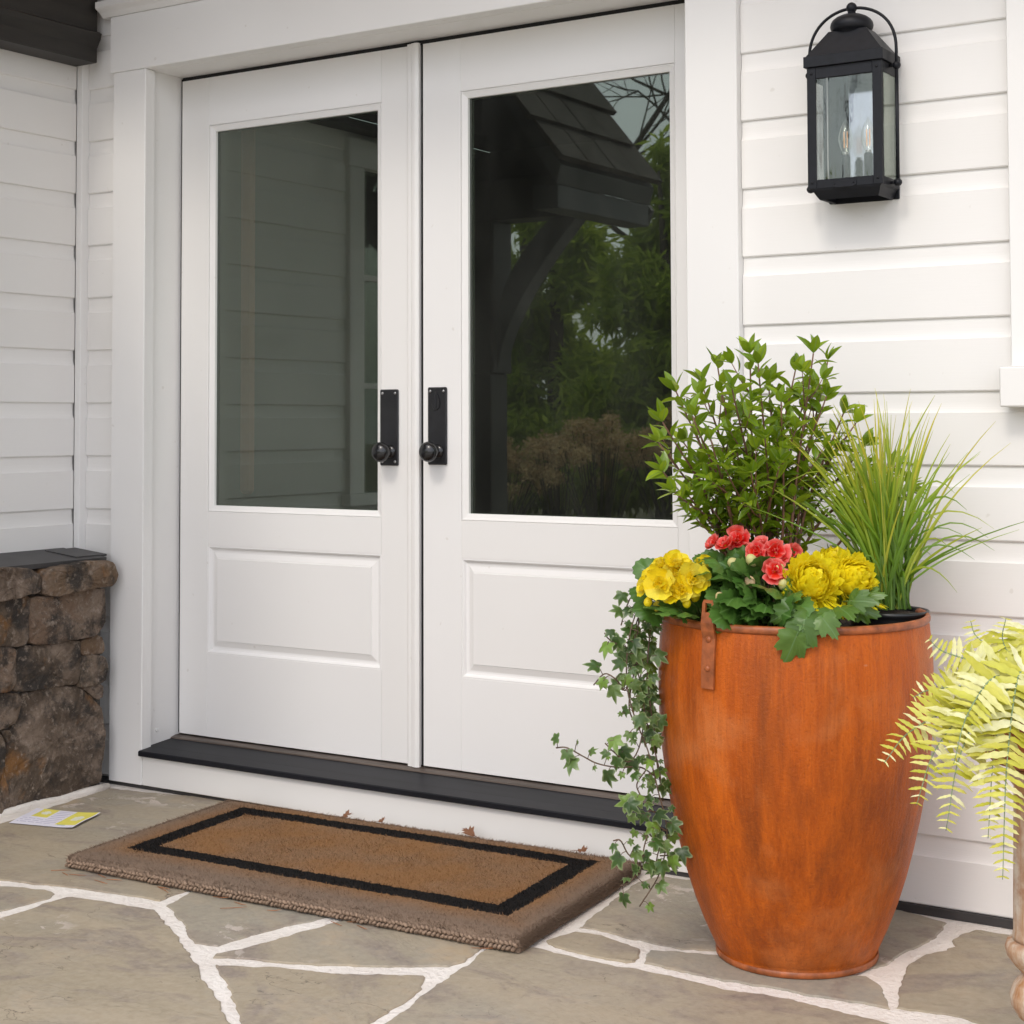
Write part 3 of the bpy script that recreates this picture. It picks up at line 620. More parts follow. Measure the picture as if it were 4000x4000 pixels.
# ------------------------------------------------------------------ doors
def frame_ring(name, x0, x1, z0, z1, prof, mat, parent):
    """picture-frame moulding: prof = [(inset, y)], mitred"""
    v = []; f = []
    for ins, y in prof:
        v += [(x0 + ins, y, z0 + ins), (x1 - ins, y, z0 + ins), (x1 - ins, y, z1 - ins), (x0 + ins, y, z1 - ins)]
    for i in range(len(prof) - 1):
        for k in range(4):
            k2 = (k + 1) % 4; f.append((i * 4 + k, i * 4 + k2, (i + 1) * 4 + k2, (i + 1) * 4 + k))
    return mesh(name, v, f, mat, parent)
def plate(name, cx, zc, kn, turn, parent):
    pl = bx(name, (cx - 0.0325, cx + 0.0325), (-0.0065, -0.0003), (zc - 0.108, zc + 0.108), M['black'], parent, 0.003)
    for sx in (-1, 1):
        for sz in (-1, 1):
            if turn and sz < 0: continue
            lathe('screw', [(0.0042, 0), (0.0040, 0.0010), (0.0026, 0.0016), (0, 0.0016)], 10, M['screw'], pl, W=Matrix.Translation((cx + sx * 0.0225, -0.0066, zc + sz * 0.097)) @ Matrix.Rotation(rad(90), 4, 'X'))
    Wk = Matrix.Translation((kn[0], -0.006, kn[1])) @ Matrix.Rotation(rad(90), 4, 'X')
    lathe('knob', [(0.020, 0.0), (0.020, 0.003), (0.015, 0.006), (0.0095, 0.010), (0.0085, 0.022), (0.012, 0.028), (0.022, 0.032), (0.0265, 0.037), (0.0285, 0.044), (0.0275, 0.051), (0.023, 0.058), (0.015, 0.063), (0.007, 0.0655), (0, 0.066)], 32, M['knob'], pl, W=Wk)
    if turn:
        P = [(0.017 * math.sin(t) * (1 - 0.62 * (0.5 + 0.5 * math.cos(t)) ** 1.2), 0.026 * math.cos(t)) for t in [2 * math.pi * i / 20 for i in range(20)]]
        P = [(cx - 0.002 + a, zc + 0.070 + b) for a, b in P]
        kc = prism('keyhole_cover', P, 'y', -0.0100, -0.0066, M['black'], pl, 0.0008)
        bx('cover_rib', (cx - 0.0045, cx + 0.0005), (-0.0125, -0.0101), (zc + 0.052, zc + 0.086), M['black'], pl, 0.0008)
def make_door(name, label, x0, flip, astragal):
    d = thing(name, label, 'door', (x0 + LW / 2, 0.02, DB))
    X = lambda a, b: (x0 + a, x0 + b)
    e0 = 0.003; e1 = LW - 0.003
    s0, s1 = 0.118, 0.806 - 0.0          # inner edges of the stiles
    if flip: s0, s1 = LW - 0.786, LW - 0.118
    else: s0, s1 = 0.118, 0.786
    g0, g1 = s0 + 0.019, s1 - 0.020      # daylight opening
    yb = 0.044
    if flip: e0 = 0.009
    bx('stile', X(e0, s0), (0, yb), (DB, DT - 0.005), M['door'], d, 0.001)
    bx('stile', X(s1, e1), (0, yb), (DB, DT - 0.005), M['door'], d, 0.001)
    bx('top_rail', X(s0 + 0.0002, s1 - 0.0002), (0.0002, yb), (2.014, DT - 0.005), M['door'], d, 0.0004)
    bx('lock_rail', X(s0 + 0.0002, s1 - 0.0002), (0.0002, yb), (0.719, 0.822), M['door'], d, 0.0004)
    bx('bottom_rail', X(s0 + 0.0002, s1 - 0.0002), (0.0002, yb), (DB, 0.392), M['door'], d, 0.0004)
    frame_ring('glazing_bead', x0 + s0, x0 + s1, 0.822, 2.014, [(0.0, 0.012), (0.0, 0.0045), (0.003, 0.0015), (0.006, 0.0030), (0.009, 0.0045), (0.016, 0.0070), (0.0195, 0.0085), (0.0195, 0.018)], M['door'], d)
    frame_ring('glass_spacer', x0 + s0 + 0.0195, x0 + s1 - 0.0195, 0.8415, 1.9945, [(-0.002, 0.0180), (0.0, 0.0178), (0.0, 0.0262), (0.004, 0.0262), (0.004, 0.030)], M['seal'], d)
    bx('glass_pane', X(s0 + 0.017, s1 - 0.017), (0.0185, 0.0245), (0.839, 1.997), M['glass'], d, 0)
    frame_ring('panel_moulding', x0 + s0, x0 + s1, 0.392, 0.719, [(0.0, 0.014), (0.0, 0.0015), (0.004, 0.0008), (0.008, 0.004), (0.011, 0.0085), (0.016, 0.0100), (0.021, 0.0100)], M['door'], d)
    # raised field: slope up to a flat centre
    a0, a1, b0, b1 = x0 + s0 + 0.012, x0 + s1 - 0.012, 0.404, 0.707
    v = []; f = []
    for ins, y in [(0.0, 0.0105), (0.008, 0.0105), (0.024, 0.0052), (0.0262, 0.0052), (0.0275, 0.0028), (0.0290, 0.0028)]:
        v += [(a0 + ins, y, b0 + ins), (a1 - ins, y, b0 + ins), (a1 - ins, y, b1 - ins), (a0 + ins, y, b1 - ins)]
    for i in range(5):
        for k in range(4):
            k2 = (k + 1) % 4; f.append((i * 4 + k, i * 4 + k2, i * 4 + 4 + k2, i * 4 + 4 + k))
    f.append((20, 21, 22, 23)); b = len(v)
    v += [(a0, 0.036, b0), (a1, 0.036, b0), (a1, 0.036, b1), (a0, 0.036, b1)]
    for k in range(4):
        k2 = (k + 1) % 4; f.append((k2, k, b + k, b + k2))
    f.append((b + 3, b + 2, b + 1, b))
    mesh('raised_panel', v, f, M['door'], d)
    if astragal:
        a = x0 + LW
        prism('astragal', [(a - 0.041, -0.0004), (a - 0.041, -0.006), (a - 0.037, -0.008), (a - 0.026, -0.008), (a - 0.0235, -0.0105), (a - 0.021, -0.0125), (a - 0.010, -0.014), (a - 0.004, -0.0125), (a + 0.0005, -0.009), (a + 0.0005, -0.0004)], 'z', DB - 0.004, DT - 0.002, M['door'], d)
        plate('handle_plate', x0 + 0.817, 1.079, (x0 + 0.822, 1.010), False, d)
    else:
        plate('handle_plate', x0 + 0.0605, 1.083, (x0 + 0.064, 1.012), True, d)
    return d
make_door('french_door', 'left white glazed door leaf, screwed knob plate beside its glass', 0.0, False, True)
make_door('french_door', 'right white glazed door leaf behind the potted plants, teardrop keyhole cover', LW, True, False)
# ------------------------------------------------------------------ room behind the glass
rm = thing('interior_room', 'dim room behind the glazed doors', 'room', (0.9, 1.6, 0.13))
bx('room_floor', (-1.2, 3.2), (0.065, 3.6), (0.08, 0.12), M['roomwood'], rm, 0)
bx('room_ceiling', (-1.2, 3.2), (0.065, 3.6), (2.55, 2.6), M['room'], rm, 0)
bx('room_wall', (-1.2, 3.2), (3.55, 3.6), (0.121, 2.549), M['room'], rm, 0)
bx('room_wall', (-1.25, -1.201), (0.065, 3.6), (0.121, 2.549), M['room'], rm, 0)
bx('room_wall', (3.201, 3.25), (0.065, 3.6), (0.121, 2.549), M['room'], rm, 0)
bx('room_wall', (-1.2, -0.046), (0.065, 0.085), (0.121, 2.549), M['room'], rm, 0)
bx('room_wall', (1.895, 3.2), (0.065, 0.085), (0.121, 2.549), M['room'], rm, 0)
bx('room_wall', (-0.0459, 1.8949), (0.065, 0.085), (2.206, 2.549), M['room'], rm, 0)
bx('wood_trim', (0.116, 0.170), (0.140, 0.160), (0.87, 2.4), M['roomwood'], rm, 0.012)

# ------------------------------------------------------------------ roofs and timber
bmx = thing('eave_beam', 'dark brown timber beam under the eave, top left corner', 'beam', (-0.20, -1.0, 2.2))
bx('beam', (-0.282, -0.185), (-1.93, -0.176), (2.212, 2.75), M['darkwood'], bmx, 0.003)
prism('beam_moulding', [(-0.1848, 2.31), (-0.176, 2.308), (-0.165, 2.300), (-0.170, 2.284), (-0.1848, 2.258)], 'y', -1.93, -0.178, M['darkwood'], bmx)
ev = thing('porch_roof', 'wooden soffit of the main eave above the doors', 'roof', (2.2, -0.6, 2.75))
for i in range(5):
    bx('soffit_board', (-0.30, 6.5), (-0.81 + i * 0.138, -0.81 + i * 0.138 + 0.135), (2.752, 2.77), M['soffit'], ev, 0.002)
bx('fascia', (-0.30, 6.5), (-0.84, -0.811), (2.72, 2.95), M['darkwood'], ev, 0.002)
prism('roof_deck', [(-0.90, 2.95), (-0.90, 2.99), (0.6, 3.9), (0.6, 3.86)], 'x', -0.3, 6.5, M['shingle'], ev)
# gable end of the side wing with its bracket
gb = thing('gable_roof', 'dark shingled gable overhang mirrored in the right door glass', 'roof', (0.0, -2.2, 2.0))
RX, RZ = 0.47, 1.99; sl_ = 1.45
ridge_x = -1.9
def rz(x): return RZ + (RX - x) * sl_
prism('roof_deck', [(RX, RZ), (RX + 0.02, RZ + 0.07), (ridge_x, rz(ridge_x) + 0.11), (ridge_x, rz(ridge_x) + 0.04)], 'y', -2.20, -1.45, M['greywood'], gb)
prism('roof_deck', [(2 * ridge_x - RX, RZ), (2 * ridge_x - RX - 0.02, RZ + 0.07), (ridge_x - 0.001, rz(ridge_x) + 0.11), (ridge_x - 0.001, rz(ridge_x) + 0.04)], 'y', -2.20, -1.45, M['greywood'], gb)
nrm = Vector((sl_, 0, 1)).normalized(); along = Vector((-1, 0, sl_)).normalized()
for i in range(20):
    p = Vector((RX + 0.03, 0, RZ + 0.085)) + along * (i * 0.19)
    q = p + along * 0.21
    P = [(p.x + nrm.x * 0.024, p.z + nrm.z * 0.024), (q.x + nrm.x * 0.006, q.z + nrm.z * 0.006), (q.x, q.z), (p.x, p.z)]
    for j in range(4):
        y0 = -2.225 + j * 0.205 + (0.05 if i % 2 else 0)
        prism('shingle', P, 'y', y0, y0 + R_.uniform(0.19, 0.2035), M['shingle'], gb)
prism('rake_board', [(RX - 0.02, RZ - 0.08), (RX + 0.005, RZ - 0.02), (ridge_x, rz(ridge_x) - 0.0), (ridge_x, rz(ridge_x) - 0.17)], 'y', -2.23, -2.201, M['greywood'], gb)
prism('gable_panel', [(0.20, 2.12), (ridge_x, rz(ridge_x) - 0.2), (2 * ridge_x - 0.20, 2.12)], 'y', -2.06, -2.02, M['darkwood'], gb)
bx('tie_beam', (-3.6, 0.30), (-2.10, -1.96), (1.945, 2.12), M['darkwood'], gb, 0.004)
bx('outlooker', (0.14, 0.26), (-2.20, -2.101), (1.95, 2.11), M['darkwood'], gb, 0.004)
bx('eave_rafter', (0.36, 0.47), (-2.19, -1.46), (1.90, 1.99), M['greywood'], gb, 0.004)
pp = thing('porch_post', 'dark timber post with curved knee brace mirrored in the right door', 'post', (-0.22, -2.03, 0))
bx('post', (-0.289, -0.150), (-2.10, -1.955), (1.30, 1.944), M['darkwood'], pp, 0.004)
bx('post_base', (-0.275, -0.165), (-2.09, -1.957), (-0.02, 1.299), M['darkwood'], pp, 0.006)
B0 = []; B1 = []
for i in range(13):
    t = i / 12; x = -0.149 + 0.40 * t ** 1.25; zz = 1.32 + 0.624 * t ** 0.8
    B0.append((x, zz))
for i in range(13):
    t = 1 - i / 12; x = -0.149 + 0.27 * t ** 1.6; zz = 1.50 + 0.444 * t ** 0.8
    B1.append((x, zz))
prism('knee_brace', B0 + B1, 'y', -2.075, -1.985, M['greywood'], pp)
# ------------------------------------------------------------------ window at the right edge
wr = thing('front_window', 'white window casing and sill at the right edge of the wall', 'window', (3.16, YW, 1.12))
for a, b in ((2.624, 2.74), (3.60, 3.716)): bx('casing', (a, b), (-0.166, YS), (1.208, 2.38), M['trim'], wr, 0.002)
bx('head_casing', (2.60, 3.74), (-0.169, YS), (2.381, 2.55), M['trim'], wr, 0.002)
bx('window_sill', (2.608, 3.732), (-0.204, YS), (1.1215, 1.2075), M['trim'], wr, 0.003)
bx('sash_rail', (2.7405, 3.5995), (-0.13, -0.09), (1.208, 1.27), M['trim'], wr, 0.002)
bx('sash_rail', (2.7405, 3.5995), (-0.13, -0.09), (2.31, 2.379), M['trim'], wr, 0.002)
bx('pane', (2.7405, 3.5995), (-0.112, -0.108), (1.2705, 2.3095), M['glass'], wr, 0)
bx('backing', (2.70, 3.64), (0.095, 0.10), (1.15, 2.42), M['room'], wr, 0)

# ================================================================== LANTERN
lx0, lx1, ly0, ly1 = 2.196, 2.372, -0.256, -0.146
lcx, lcy = (lx0 + lx1) / 2, -0.200
lt = thing('wall_lantern', 'black metal carriage lantern with glass panes and bail on the wall', 'lantern', (lcx, -0.14, 1.60))
ML = M['lantern']
bx('back_plate', (lx0 + 0.006, lx1 - 0.001), (-0.1455, -0.1385), (1.596, 1.905), ML, lt, 0.002)
z0, z1 = 1.618, 1.895
pw = 0.021
for sx in (0, 1):
    xa = (lx0, lx0 + pw) if sx == 0 else (lx1 - pw, lx1)
    ps = bx('corner_post', xa, (ly0, ly0 + 0.004), (z0, z1), ML, lt, 0.0008)
    xb = (lx0, lx0 + 0.004) if sx == 0 else (lx1 - 0.004, lx1)
    bx('corner_post', xb, (ly0 + 0.0042, ly0 + 0.013), (z0, z1), ML, lt, 0.0008)
    bx('corner_post', xb, (-0.160, -0.1457), (z0, z1), ML, lt, 0.0008)
    for zz in (z0 + 0.014, z1 - 0.014):
        lathe('rivet', [(0.0034, 0), (0.0032, 0.001), (0.002, 0.002), (0, 0.0022)], 10, ML, lt, W=Matrix.Translation(((xa[0] + xa[1]) / 2, ly0 - 0.0003, zz)) @ Matrix.Rotation(rad(90), 4, 'X'))
    bx('side_rail', xb, (ly0 + 0.0132, -0.1602), (z1 - 0.024, z1), ML, lt, 0.0008)
    bx('side_rail', xb, (ly0 + 0.0132, -0.1602), (z0, z0 + 0.018), ML, lt, 0.0008)
    xg = (lx0 + 0.0015, lx0 + 0.0030) if sx == 0 else (lx1 - 0.0030, lx1 - 0.0015)
    bx('glass_pane', xg, (ly0 + 0.0132, -0.1602), (z0 + 0.018, z1 - 0.024), M['lglass'], lt, 0)
    # guard rod with ball ends outside the body
    xr = lx0 - 0.016 if sx == 0 else lx1 + 0.016
    tube('guard_rod', [(xr, lcy, 1.628), (xr, lcy, 1.885)], 0.0042, ML, lt, 10)
    for zz in (1.626, 1.890):
        lathe('rod_ball', [(0, -0.0095), (0.006, -0.0075), (0.009, -0.003), (0.0095, 0), (0.009, 0.003), (0.006, 0.0075), (0, 0.0095)], 14, ML, lt, c=(xr, lcy, zz), cap=False)
        a = xr - 0.002 if sx else xr + 0.002; b = lx1 - 0.002 if sx else lx0 + 0.002
        tube('rod_stay', [(a, lcy, zz), (b, lcy, zz)], 0.0035, ML, lt, 8)
bx('front_rail', (lx0 + pw + 0.0003, lx1 - pw - 0.0003), (ly0 + 0.0006, ly0 + 0.0046), (z1 - 0.026, z1), ML, lt, 0.0008)
bx('front_rail', (lx0 + pw + 0.0003, lx1 - pw - 0.0003), (ly0 + 0.0006, ly0 + 0.0046), (z0, z0 + 0.020), ML, lt, 0.0008)
bx('glass_pane', (lx0 + pw - 0.002, lx1 - pw + 0.002), (ly0 + 0.0048, ly0 + 0.0066), (z0 + 0.016, z1 - 0.022), M['lglass'], lt, 0)
prism('maker_plate', [(lcx - 0.030, z0 + 0.003), (lcx - 0.022, z0 - 0.001), (lcx + 0.020, z0 - 0.001), (lcx + 0.028, z0 + 0.003), (lcx + 0.028, z0 + 0.014), (lcx - 0.030, z0 + 0.014)], 'y', ly0 - 0.0020, ly0 + 0.0003, ML, lt, 0.0006)
for dx in (-0.024, 0.022): lathe('rivet', [(0.0024, 0), (0.0022, 0.0008), (0, 0.0014)], 8, ML, lt, W=Matrix.Translation((lcx + dx, ly0 - 0.002, z0 + 0.008)) @ Matrix.Rotation(rad(90), 4, 'X'))
# roof lip, hipped roof, mushroom cap, finial, bail
e = 0.006
bx('roof_lip', (lx0 - e, lx1 + e), (ly0 - e, -0.1456), (z1 + 0.0003, z1 + 0.0255), ML, lt, 0.001)
zt, zr = z1 + 0.0257, 1.978
cap_r = (0.056, 0.044)
base = [(lx0 - e + 0.004, ly0 - e + 0.004), (lx1 + e - 0.004, ly0 - e + 0.004), (lx1 + e - 0.004, -0.146), (lx0 - e + 0.004, -0.146)]
top = [(lcx - cap_r[0] * .8, lcy - cap_r[1] * .7), (lcx + cap_r[0] * .8, lcy - cap_r[1] * .7), (lcx + cap_r[0] * .8, lcy + cap_r[1] * .7), (lcx - cap_r[0] * .8, lcy + cap_r[1] * .7)]
v = [(a, b, zt) for a, b in base] + [(a, b, zr) for a, b in top]
mesh('hipped_roof', v, [(3, 2, 1, 0), (4, 5, 6, 7)] + [(i, (i + 1) % 4, 4 + (i + 1) % 4, 4 + i) for i in range(4)], ML, lt)
cp = [(0.026, -0.012), (0.034, -0.006), (0.0355, -0.001), (0.043, 0.001), (0.0475, 0.006), (0.0490, 0.013), (0.0475, 0.020), (0.043, 0.027), (0.035, 0.033), (0.024, 0.038), (0.013, 0.0405), (0.009, 0.043), (0.009, 0.047), (0, 0.047)]
lathe('vent_cap', cp, 36, ML, lt, c=(lcx, lcy, 1.9785))
lathe('finial', [(0, -0.0125)] + [(0.0125 * math.cos(t), 0.0125 * math.sin(t)) for t in [-1.2, -0.8, -0.4, 0, 0.4, 0.8, 1.2]] + [(0, 0.0125)], 18, ML, lt, c=(lcx, lcy, 2.034), cap=False)
bl = []
rx = (lx1 - lx0) / 2 + 0.016; xc = lcx
for i in range(33):
    t = math.pi * i / 32; bl.append((xc - rx * math.cos(t), lcy, 1.925 + 0.108 * math.sin(t) ** 0.85))
bl = [(xc - rx, lcy, 1.895)] + bl + [(xc + rx, lcy, 1.895)]
tube('bail', bl, 0.0036, ML, lt, 10)
# flared foot, open below
def ring_rect(name, rows, mat, parent):
    v = []; f = []
    for x0_, x1_, y0_, y1_, z_ in rows: v += [(x0_, y0_, z_), (x1_, y0_, z_), (x1_, y1_, z_), (x0_, y1_, z_)]
    for i in range(len(rows) - 1):
        for k in range(4):
            k2 = (k + 1) % 4; f.append((4 * i + k, 4 * i + k2, 4 * i + 4 + k2, 4 * i + 4 + k))
    return mesh(name, v, f, mat, parent)
ring_rect('foot', [(lx0 + .001, lx1 - .001, ly0 + .001, -.146, z0 + .001), (lx0 + .010, lx1 - .006, ly0 + .003, -.146, z0 - .004), (lx0 + .018, lx1 - .012, ly0 + .012, -.146, z0 - .018), (lx0 + .022, lx1 - .016, ly0 + .016, -.148, z0 - .024),
                   (lx0 + .026, lx1 - .020, ly0 + .020, -.150, z0 - .022), (lx0 + .026, lx1 - .020, ly0 + .020, -.150, z0 + .004), (lx0 + .03, lx1 - .03, ly0 + .03, -.16, z0 + .0045)], ML, lt)
bx('inner_tray', (lx0 + 0.006, lx1 - 0.006), (ly0 + 0.008, -0.1470), (z0 + 0.0048, z0 + 0.0075), ML, lt, 0)
bx('inner_back', (lcx - 0.028, lcx + 0.050), (-0.1520, -0.1460), (z0 + 0.02, z1 - 0.003), M['mirror'], lt, 0)
for dx in (-0.020, 0.034):
    c = (lcx + dx, -0.195, z0 + 0.0076)
    sk = lathe('candle_socket', [(0.010, 0), (0.010, 0.070), (0.008, 0.073), (0.0, 0.073)], 16, ML, lt, c=c)
    bb = lathe('bulb', [(0.0065, 0.073), (0.0085, 0.080), (0.0140, 0.094), (0.0165, 0.106), (0.0160, 0.118), (0.0120, 0.132), (0.0065, 0.145), (0.0015, 0.155), (0, 0.156)], 20, M['bulb'], lt, c=c, cap=False)
    tube('bulb_base', [(c[0], c[1], c[2] + 0.0732), (c[0], c[1], c[2] + 0.0795)], 0.0064, M['screw'], lt, 12)
    for q in (-0.0035, 0.0035):
        tube('filament', [(c[0] + q, c[1], c[2] + 0.090), (c[0] + q * 1.1, c[1], c[2] + 0.127)], 0.0011, M['filament'], bb, 5)

# ================================================================== PLANTER
PC = Vector((2.267, -0.533, 0.0))
rV = Vector((0.849, 0.528, 0)).normalized(); dV = Vector((-rV.y, rV.x, 0))      # along the wall's view: right / away
def PS(s, d, z): return PC + rV * s + dV * d + Vector((0, 0, z))
def UV(u, v, d=0.0):
    """place at photo-derived offsets: u to the right of the pot axis and height v, d metres behind the axis"""
    k = 3.34 + d
    return PS((u - 2099.5) / 6295 * k - 0.5345, d, 1.094 - (v - 1641) / 6295 * k)
pot = thing('planter_urn', 'tall rust-orange steel urn planter beside the right door', 'planter', PC)
prof = [(0.150, 0.0005), (0.1625, 0.001), (0.1645, 0.004), (0.1635, 0.011), (0.1605, 0.013), (0.1660, 0.020), (0.176, 0.042), (0.1885, 0.070), (0.2065, 0.117), (0.2235, 0.170), (0.2380, 0.225), (0.2530, 0.290), (0.2650, 0.350), (0.2735, 0.410), (0.2790, 0.470), (0.2812, 0.520), (0.2815, 0.560), (0.2800, 0.610), (0.2770, 0.650), (0.2735, 0.680), (0.2720, 0.686)]
v, f = lathe_vf(prof, 120)
for i, p in enumerate(v):           # hand-hammered: faintly out of true
    a = math.atan2(p[1], p[0]); q = Vector(p)
    dn = mnoise.noise(Vector((math.cos(a) * 1.6, math.sin(a) * 1.6, p[2] * 3))) * 0.0028
    v[i] = (p[0] * (1 + dn / max(0.1, q.xy.length)), p[1] * (1 + dn / max(0.1, q.xy.length)), p[2])
f.append(tuple(range(120))[::-1])
Wp = Matrix.Translation(PC)
mesh('urn_body', v, f, M['rust'], pot, True, W=Wp)
lathe('rolled_rim', [(0.2705, 0.684), (0.2750, 0.684), (0.2775, 0.688), (0.2780, 0.693), (0.2760, 0.698), (0.2720, 0.7000), (0.2680, 0.6985), (0.2655, 0.694), (0.2650, 0.640)], 120, M['rustdark'], pot, W=Wp, cap=False)
lathe('foot_band', [(0.1640, 0.0008), (0.1658, 0.002), (0.1662, 0.010), (0.1640, 0.0128)], 120, M['rustdark'], pot, W=Wp, cap=False)
lathe('soil', [(0.2645, 0.655), (0.20, 0.662), (0.10, 0.668), (0.0, 0.668)], 60, M['soil'], pot, W=Wp, cap=False)
def potr(z):
    for (r0, a), (r1, b) in zip(prof, prof[1:]):
        if a <= z <= b: return r0 + (r1 - r0) * (z - a) / (b - a)
    return 0.275
# riveted strap lug; it faces the camera, left of centre
ang = math.atan2(-dV.y, -dV.x) - math.asin(0.194 / 0.277)
er = Vector((math.cos(ang), math.sin(ang), 0)); et = Vector((-er.y, er.x, 0))
zs = [0.573, 0.590, 0.615, 0.645, 0.670, 0.684, 0.700, 0.720, 0.738, 0.744]
ro = [potr(z) for z in zs[:5]] + [0.2790, 0.2800, 0.2765, 0.2745, 0.2740]
hw = [0.0150, 0.0155, 0.0155, 0.0155, 0.0155, 0.0155, 0.0155, 0.0155, 0.0155, 0.0120]
v = []; f = []
hole_z = 0.7225
nx = 5
for layer in (0.0065, 0.0012):
    for z, r, w in zip(zs, ro, hw):
        for k in range(nx):
            t = (k / (nx - 1) * 2 - 1) * w
            P = PC + er * (r + layer - t * t * 1.2) + et * t + Vector((0, 0, z)); v.append(P)
nr_ = len(zs)
for i in range(nr_ - 1):
    for k in range(nx - 1):
        if i == 7 and k in (1, 2): continue                   # the eye of the lug
        a = i * nx + k; f.append((a, a + 1, a + nx + 1, a + nx)); b = nr_ * nx + a; f.append((b + nx, b + nx + 1, b + 1, b))
o2 = nr_ * nx
for k in range(nx - 1): f.append((k + 1, k, o2 + k, o2 + k + 1)); t_ = (nr_ - 1) * nx + k; f.append((t_, t_ + 1, o2 + t_ + 1, o2 + t_))
for i in range(nr_ - 1): a = i * nx; f.append((a, a + nx, o2 + a + nx, o2 + a)); a += nx - 1; f.append((a + nx, a, o2 + a, o2 + a + nx))
a = 7 * nx + 1
for (p, q) in ((a, a + 1), (a + 1, a + 2), (a + 2, a + 2 + nx), (a + 2 + nx, a + 1 + nx), (a + 1 + nx, a + nx), (a + nx, a)): f.append((p, q, o2 + q, o2 + p))
lug = mesh('strap_lug', v, f, M['rustdark'], pot)
for z in (0.612, 0.668):
    P = PC + er * (potr(z) + 0.0060) + Vector((0, 0, z))
    lathe('rivet', [(0.0068, 0), (0.0064, 0.0018), (0.0045, 0.0036), (0.0018, 0.0044), (0, 0.0045)], 14, M['rustdark'], lug, W=frame(P, Vector((0, 0, 1)), er))

# ================================================================== PLANTS
def leaf_me(name, L, Wd, mat, n=6, fold=0.25, curl=0.25, peak=0.42, tip=1.0, wave=0.0, seed=0):
    rr = random.Random(seed); v = []; f = []
    for i in range(n + 1):
        t = i / n
        if t < peak: w = math.sin(t / peak * math.pi / 2) ** 0.8
        else: w = math.cos((t - peak) / (1 - peak) * math.pi / 2) ** tip
        w = max(w, 0.02) * Wd / 2
        y = L * t; z = -curl * L * t * t + (rr.uniform(-1, 1) * wave * L)
        v += [(-w, y, z + fold * w), (0, y, z), (w, y, z + fold * w)]
    for i in range(n):
        a = i * 3; f += [(a, a + 1, a + 4, a + 3), (a + 1, a + 2, a + 5, a + 4)]
    return mkmesh(name, v, f, mat, True)
def lobed_me(name, outline, mat, cup=0.0, ruffle=0.0, seed=0, mid=0.55):
    """outline in polar (angle from +y, radius) around the leaf base region centre"""
    rr = random.Random(seed); n = len(outline); v = [(0, 0, 0)]; f = []
    for k, s in enumerate((mid, 1.0)):
        for a, r in outline:
            rr_ = r * s; z = -cup * rr_ * rr_ / max(1e-6, max(q for _, q in outline)) + (mnoise.noise(Vector((a * 1.3, s * 2, seed))) * ruffle if s > 0.3 else 0)
            v.append((math.sin(a) * rr_, math.cos(a) * rr_, z))
    for i in range(n):
        i2 = (i + 1) % n; f.append((0, 1 + i2, 1 + i)); f.append((1 + i, 1 + i2, 1 + n + i2, 1 + n + i))
    me = mkmesh(name, v, f, mat, True)
    at = me.attributes.new('edge', 'FLOAT', 'POINT'); at.data.foreach_set('value', [0.0] * (1 + n) + [1.0] * n)
    return me
RR = random.Random(21)
def rnd_unit(r=RR):
    while True:
        q = Vector((r.uniform(-1, 1), r.uniform(-1, 1), r.uniform(-1, 1)))
        if 0.05 < q.length < 1: return q.normalized()

# ---- shrub
shrub = thing('leafy_shrub', 'glossy green leafy shrub with reddish stems at the back of the urn', 'shrub', PS(-0.05, 0.05, 0.66))
sl_me = [leaf_me('leaf', 0.046, 0.0195, M['shrubleaf'], 6, 0.35, c_, 0.45, 0.85, 0.0, i) for i, c_ in enumerate((0.10, 0.25, 0.38, -0.05))]
stems = Acc(); leaves = []
C5 = lambda x, y, d=0.0: UV(2400 + x * 0.7764, 1300 + y * 0.7764, d)
tips = [(700, 75, 0.03), (1050, 75, -0.02), (520, 140, 0.06), (290, 270, 0.0), (215, 430, -0.05), (1130, 110, 0.05), (1215, 380, 0.06), (745, 130, -0.03), (800, 225, 0.07), (430, 225, 0.08),
        (190, 535, 0.03), (215, 690, -0.06), (280, 800, -0.08), (950, 160, 0.04), (600, 260, -0.08), (870, 330, -0.06), (1000, 300, 0.09), (380, 400, -0.08), (480, 520, -0.10), (660, 420, 0.10), (780, 520, -0.10),
        (950, 470, -0.08), (1120, 300, -0.02), (1320, 560, 0.10), (1500, 660, 0.12), (1560, 780, 0.13), (1180, 560, 0.06), (560, 680, -0.10), (420, 640, 0.02), (360, 820, -0.04), (700, 700, -0.11), (860, 650, -0.10), (1280, 440, 0.04), (330, 540, 0.09), (1060, 520, 0.0), (620, 560, 0.03)]
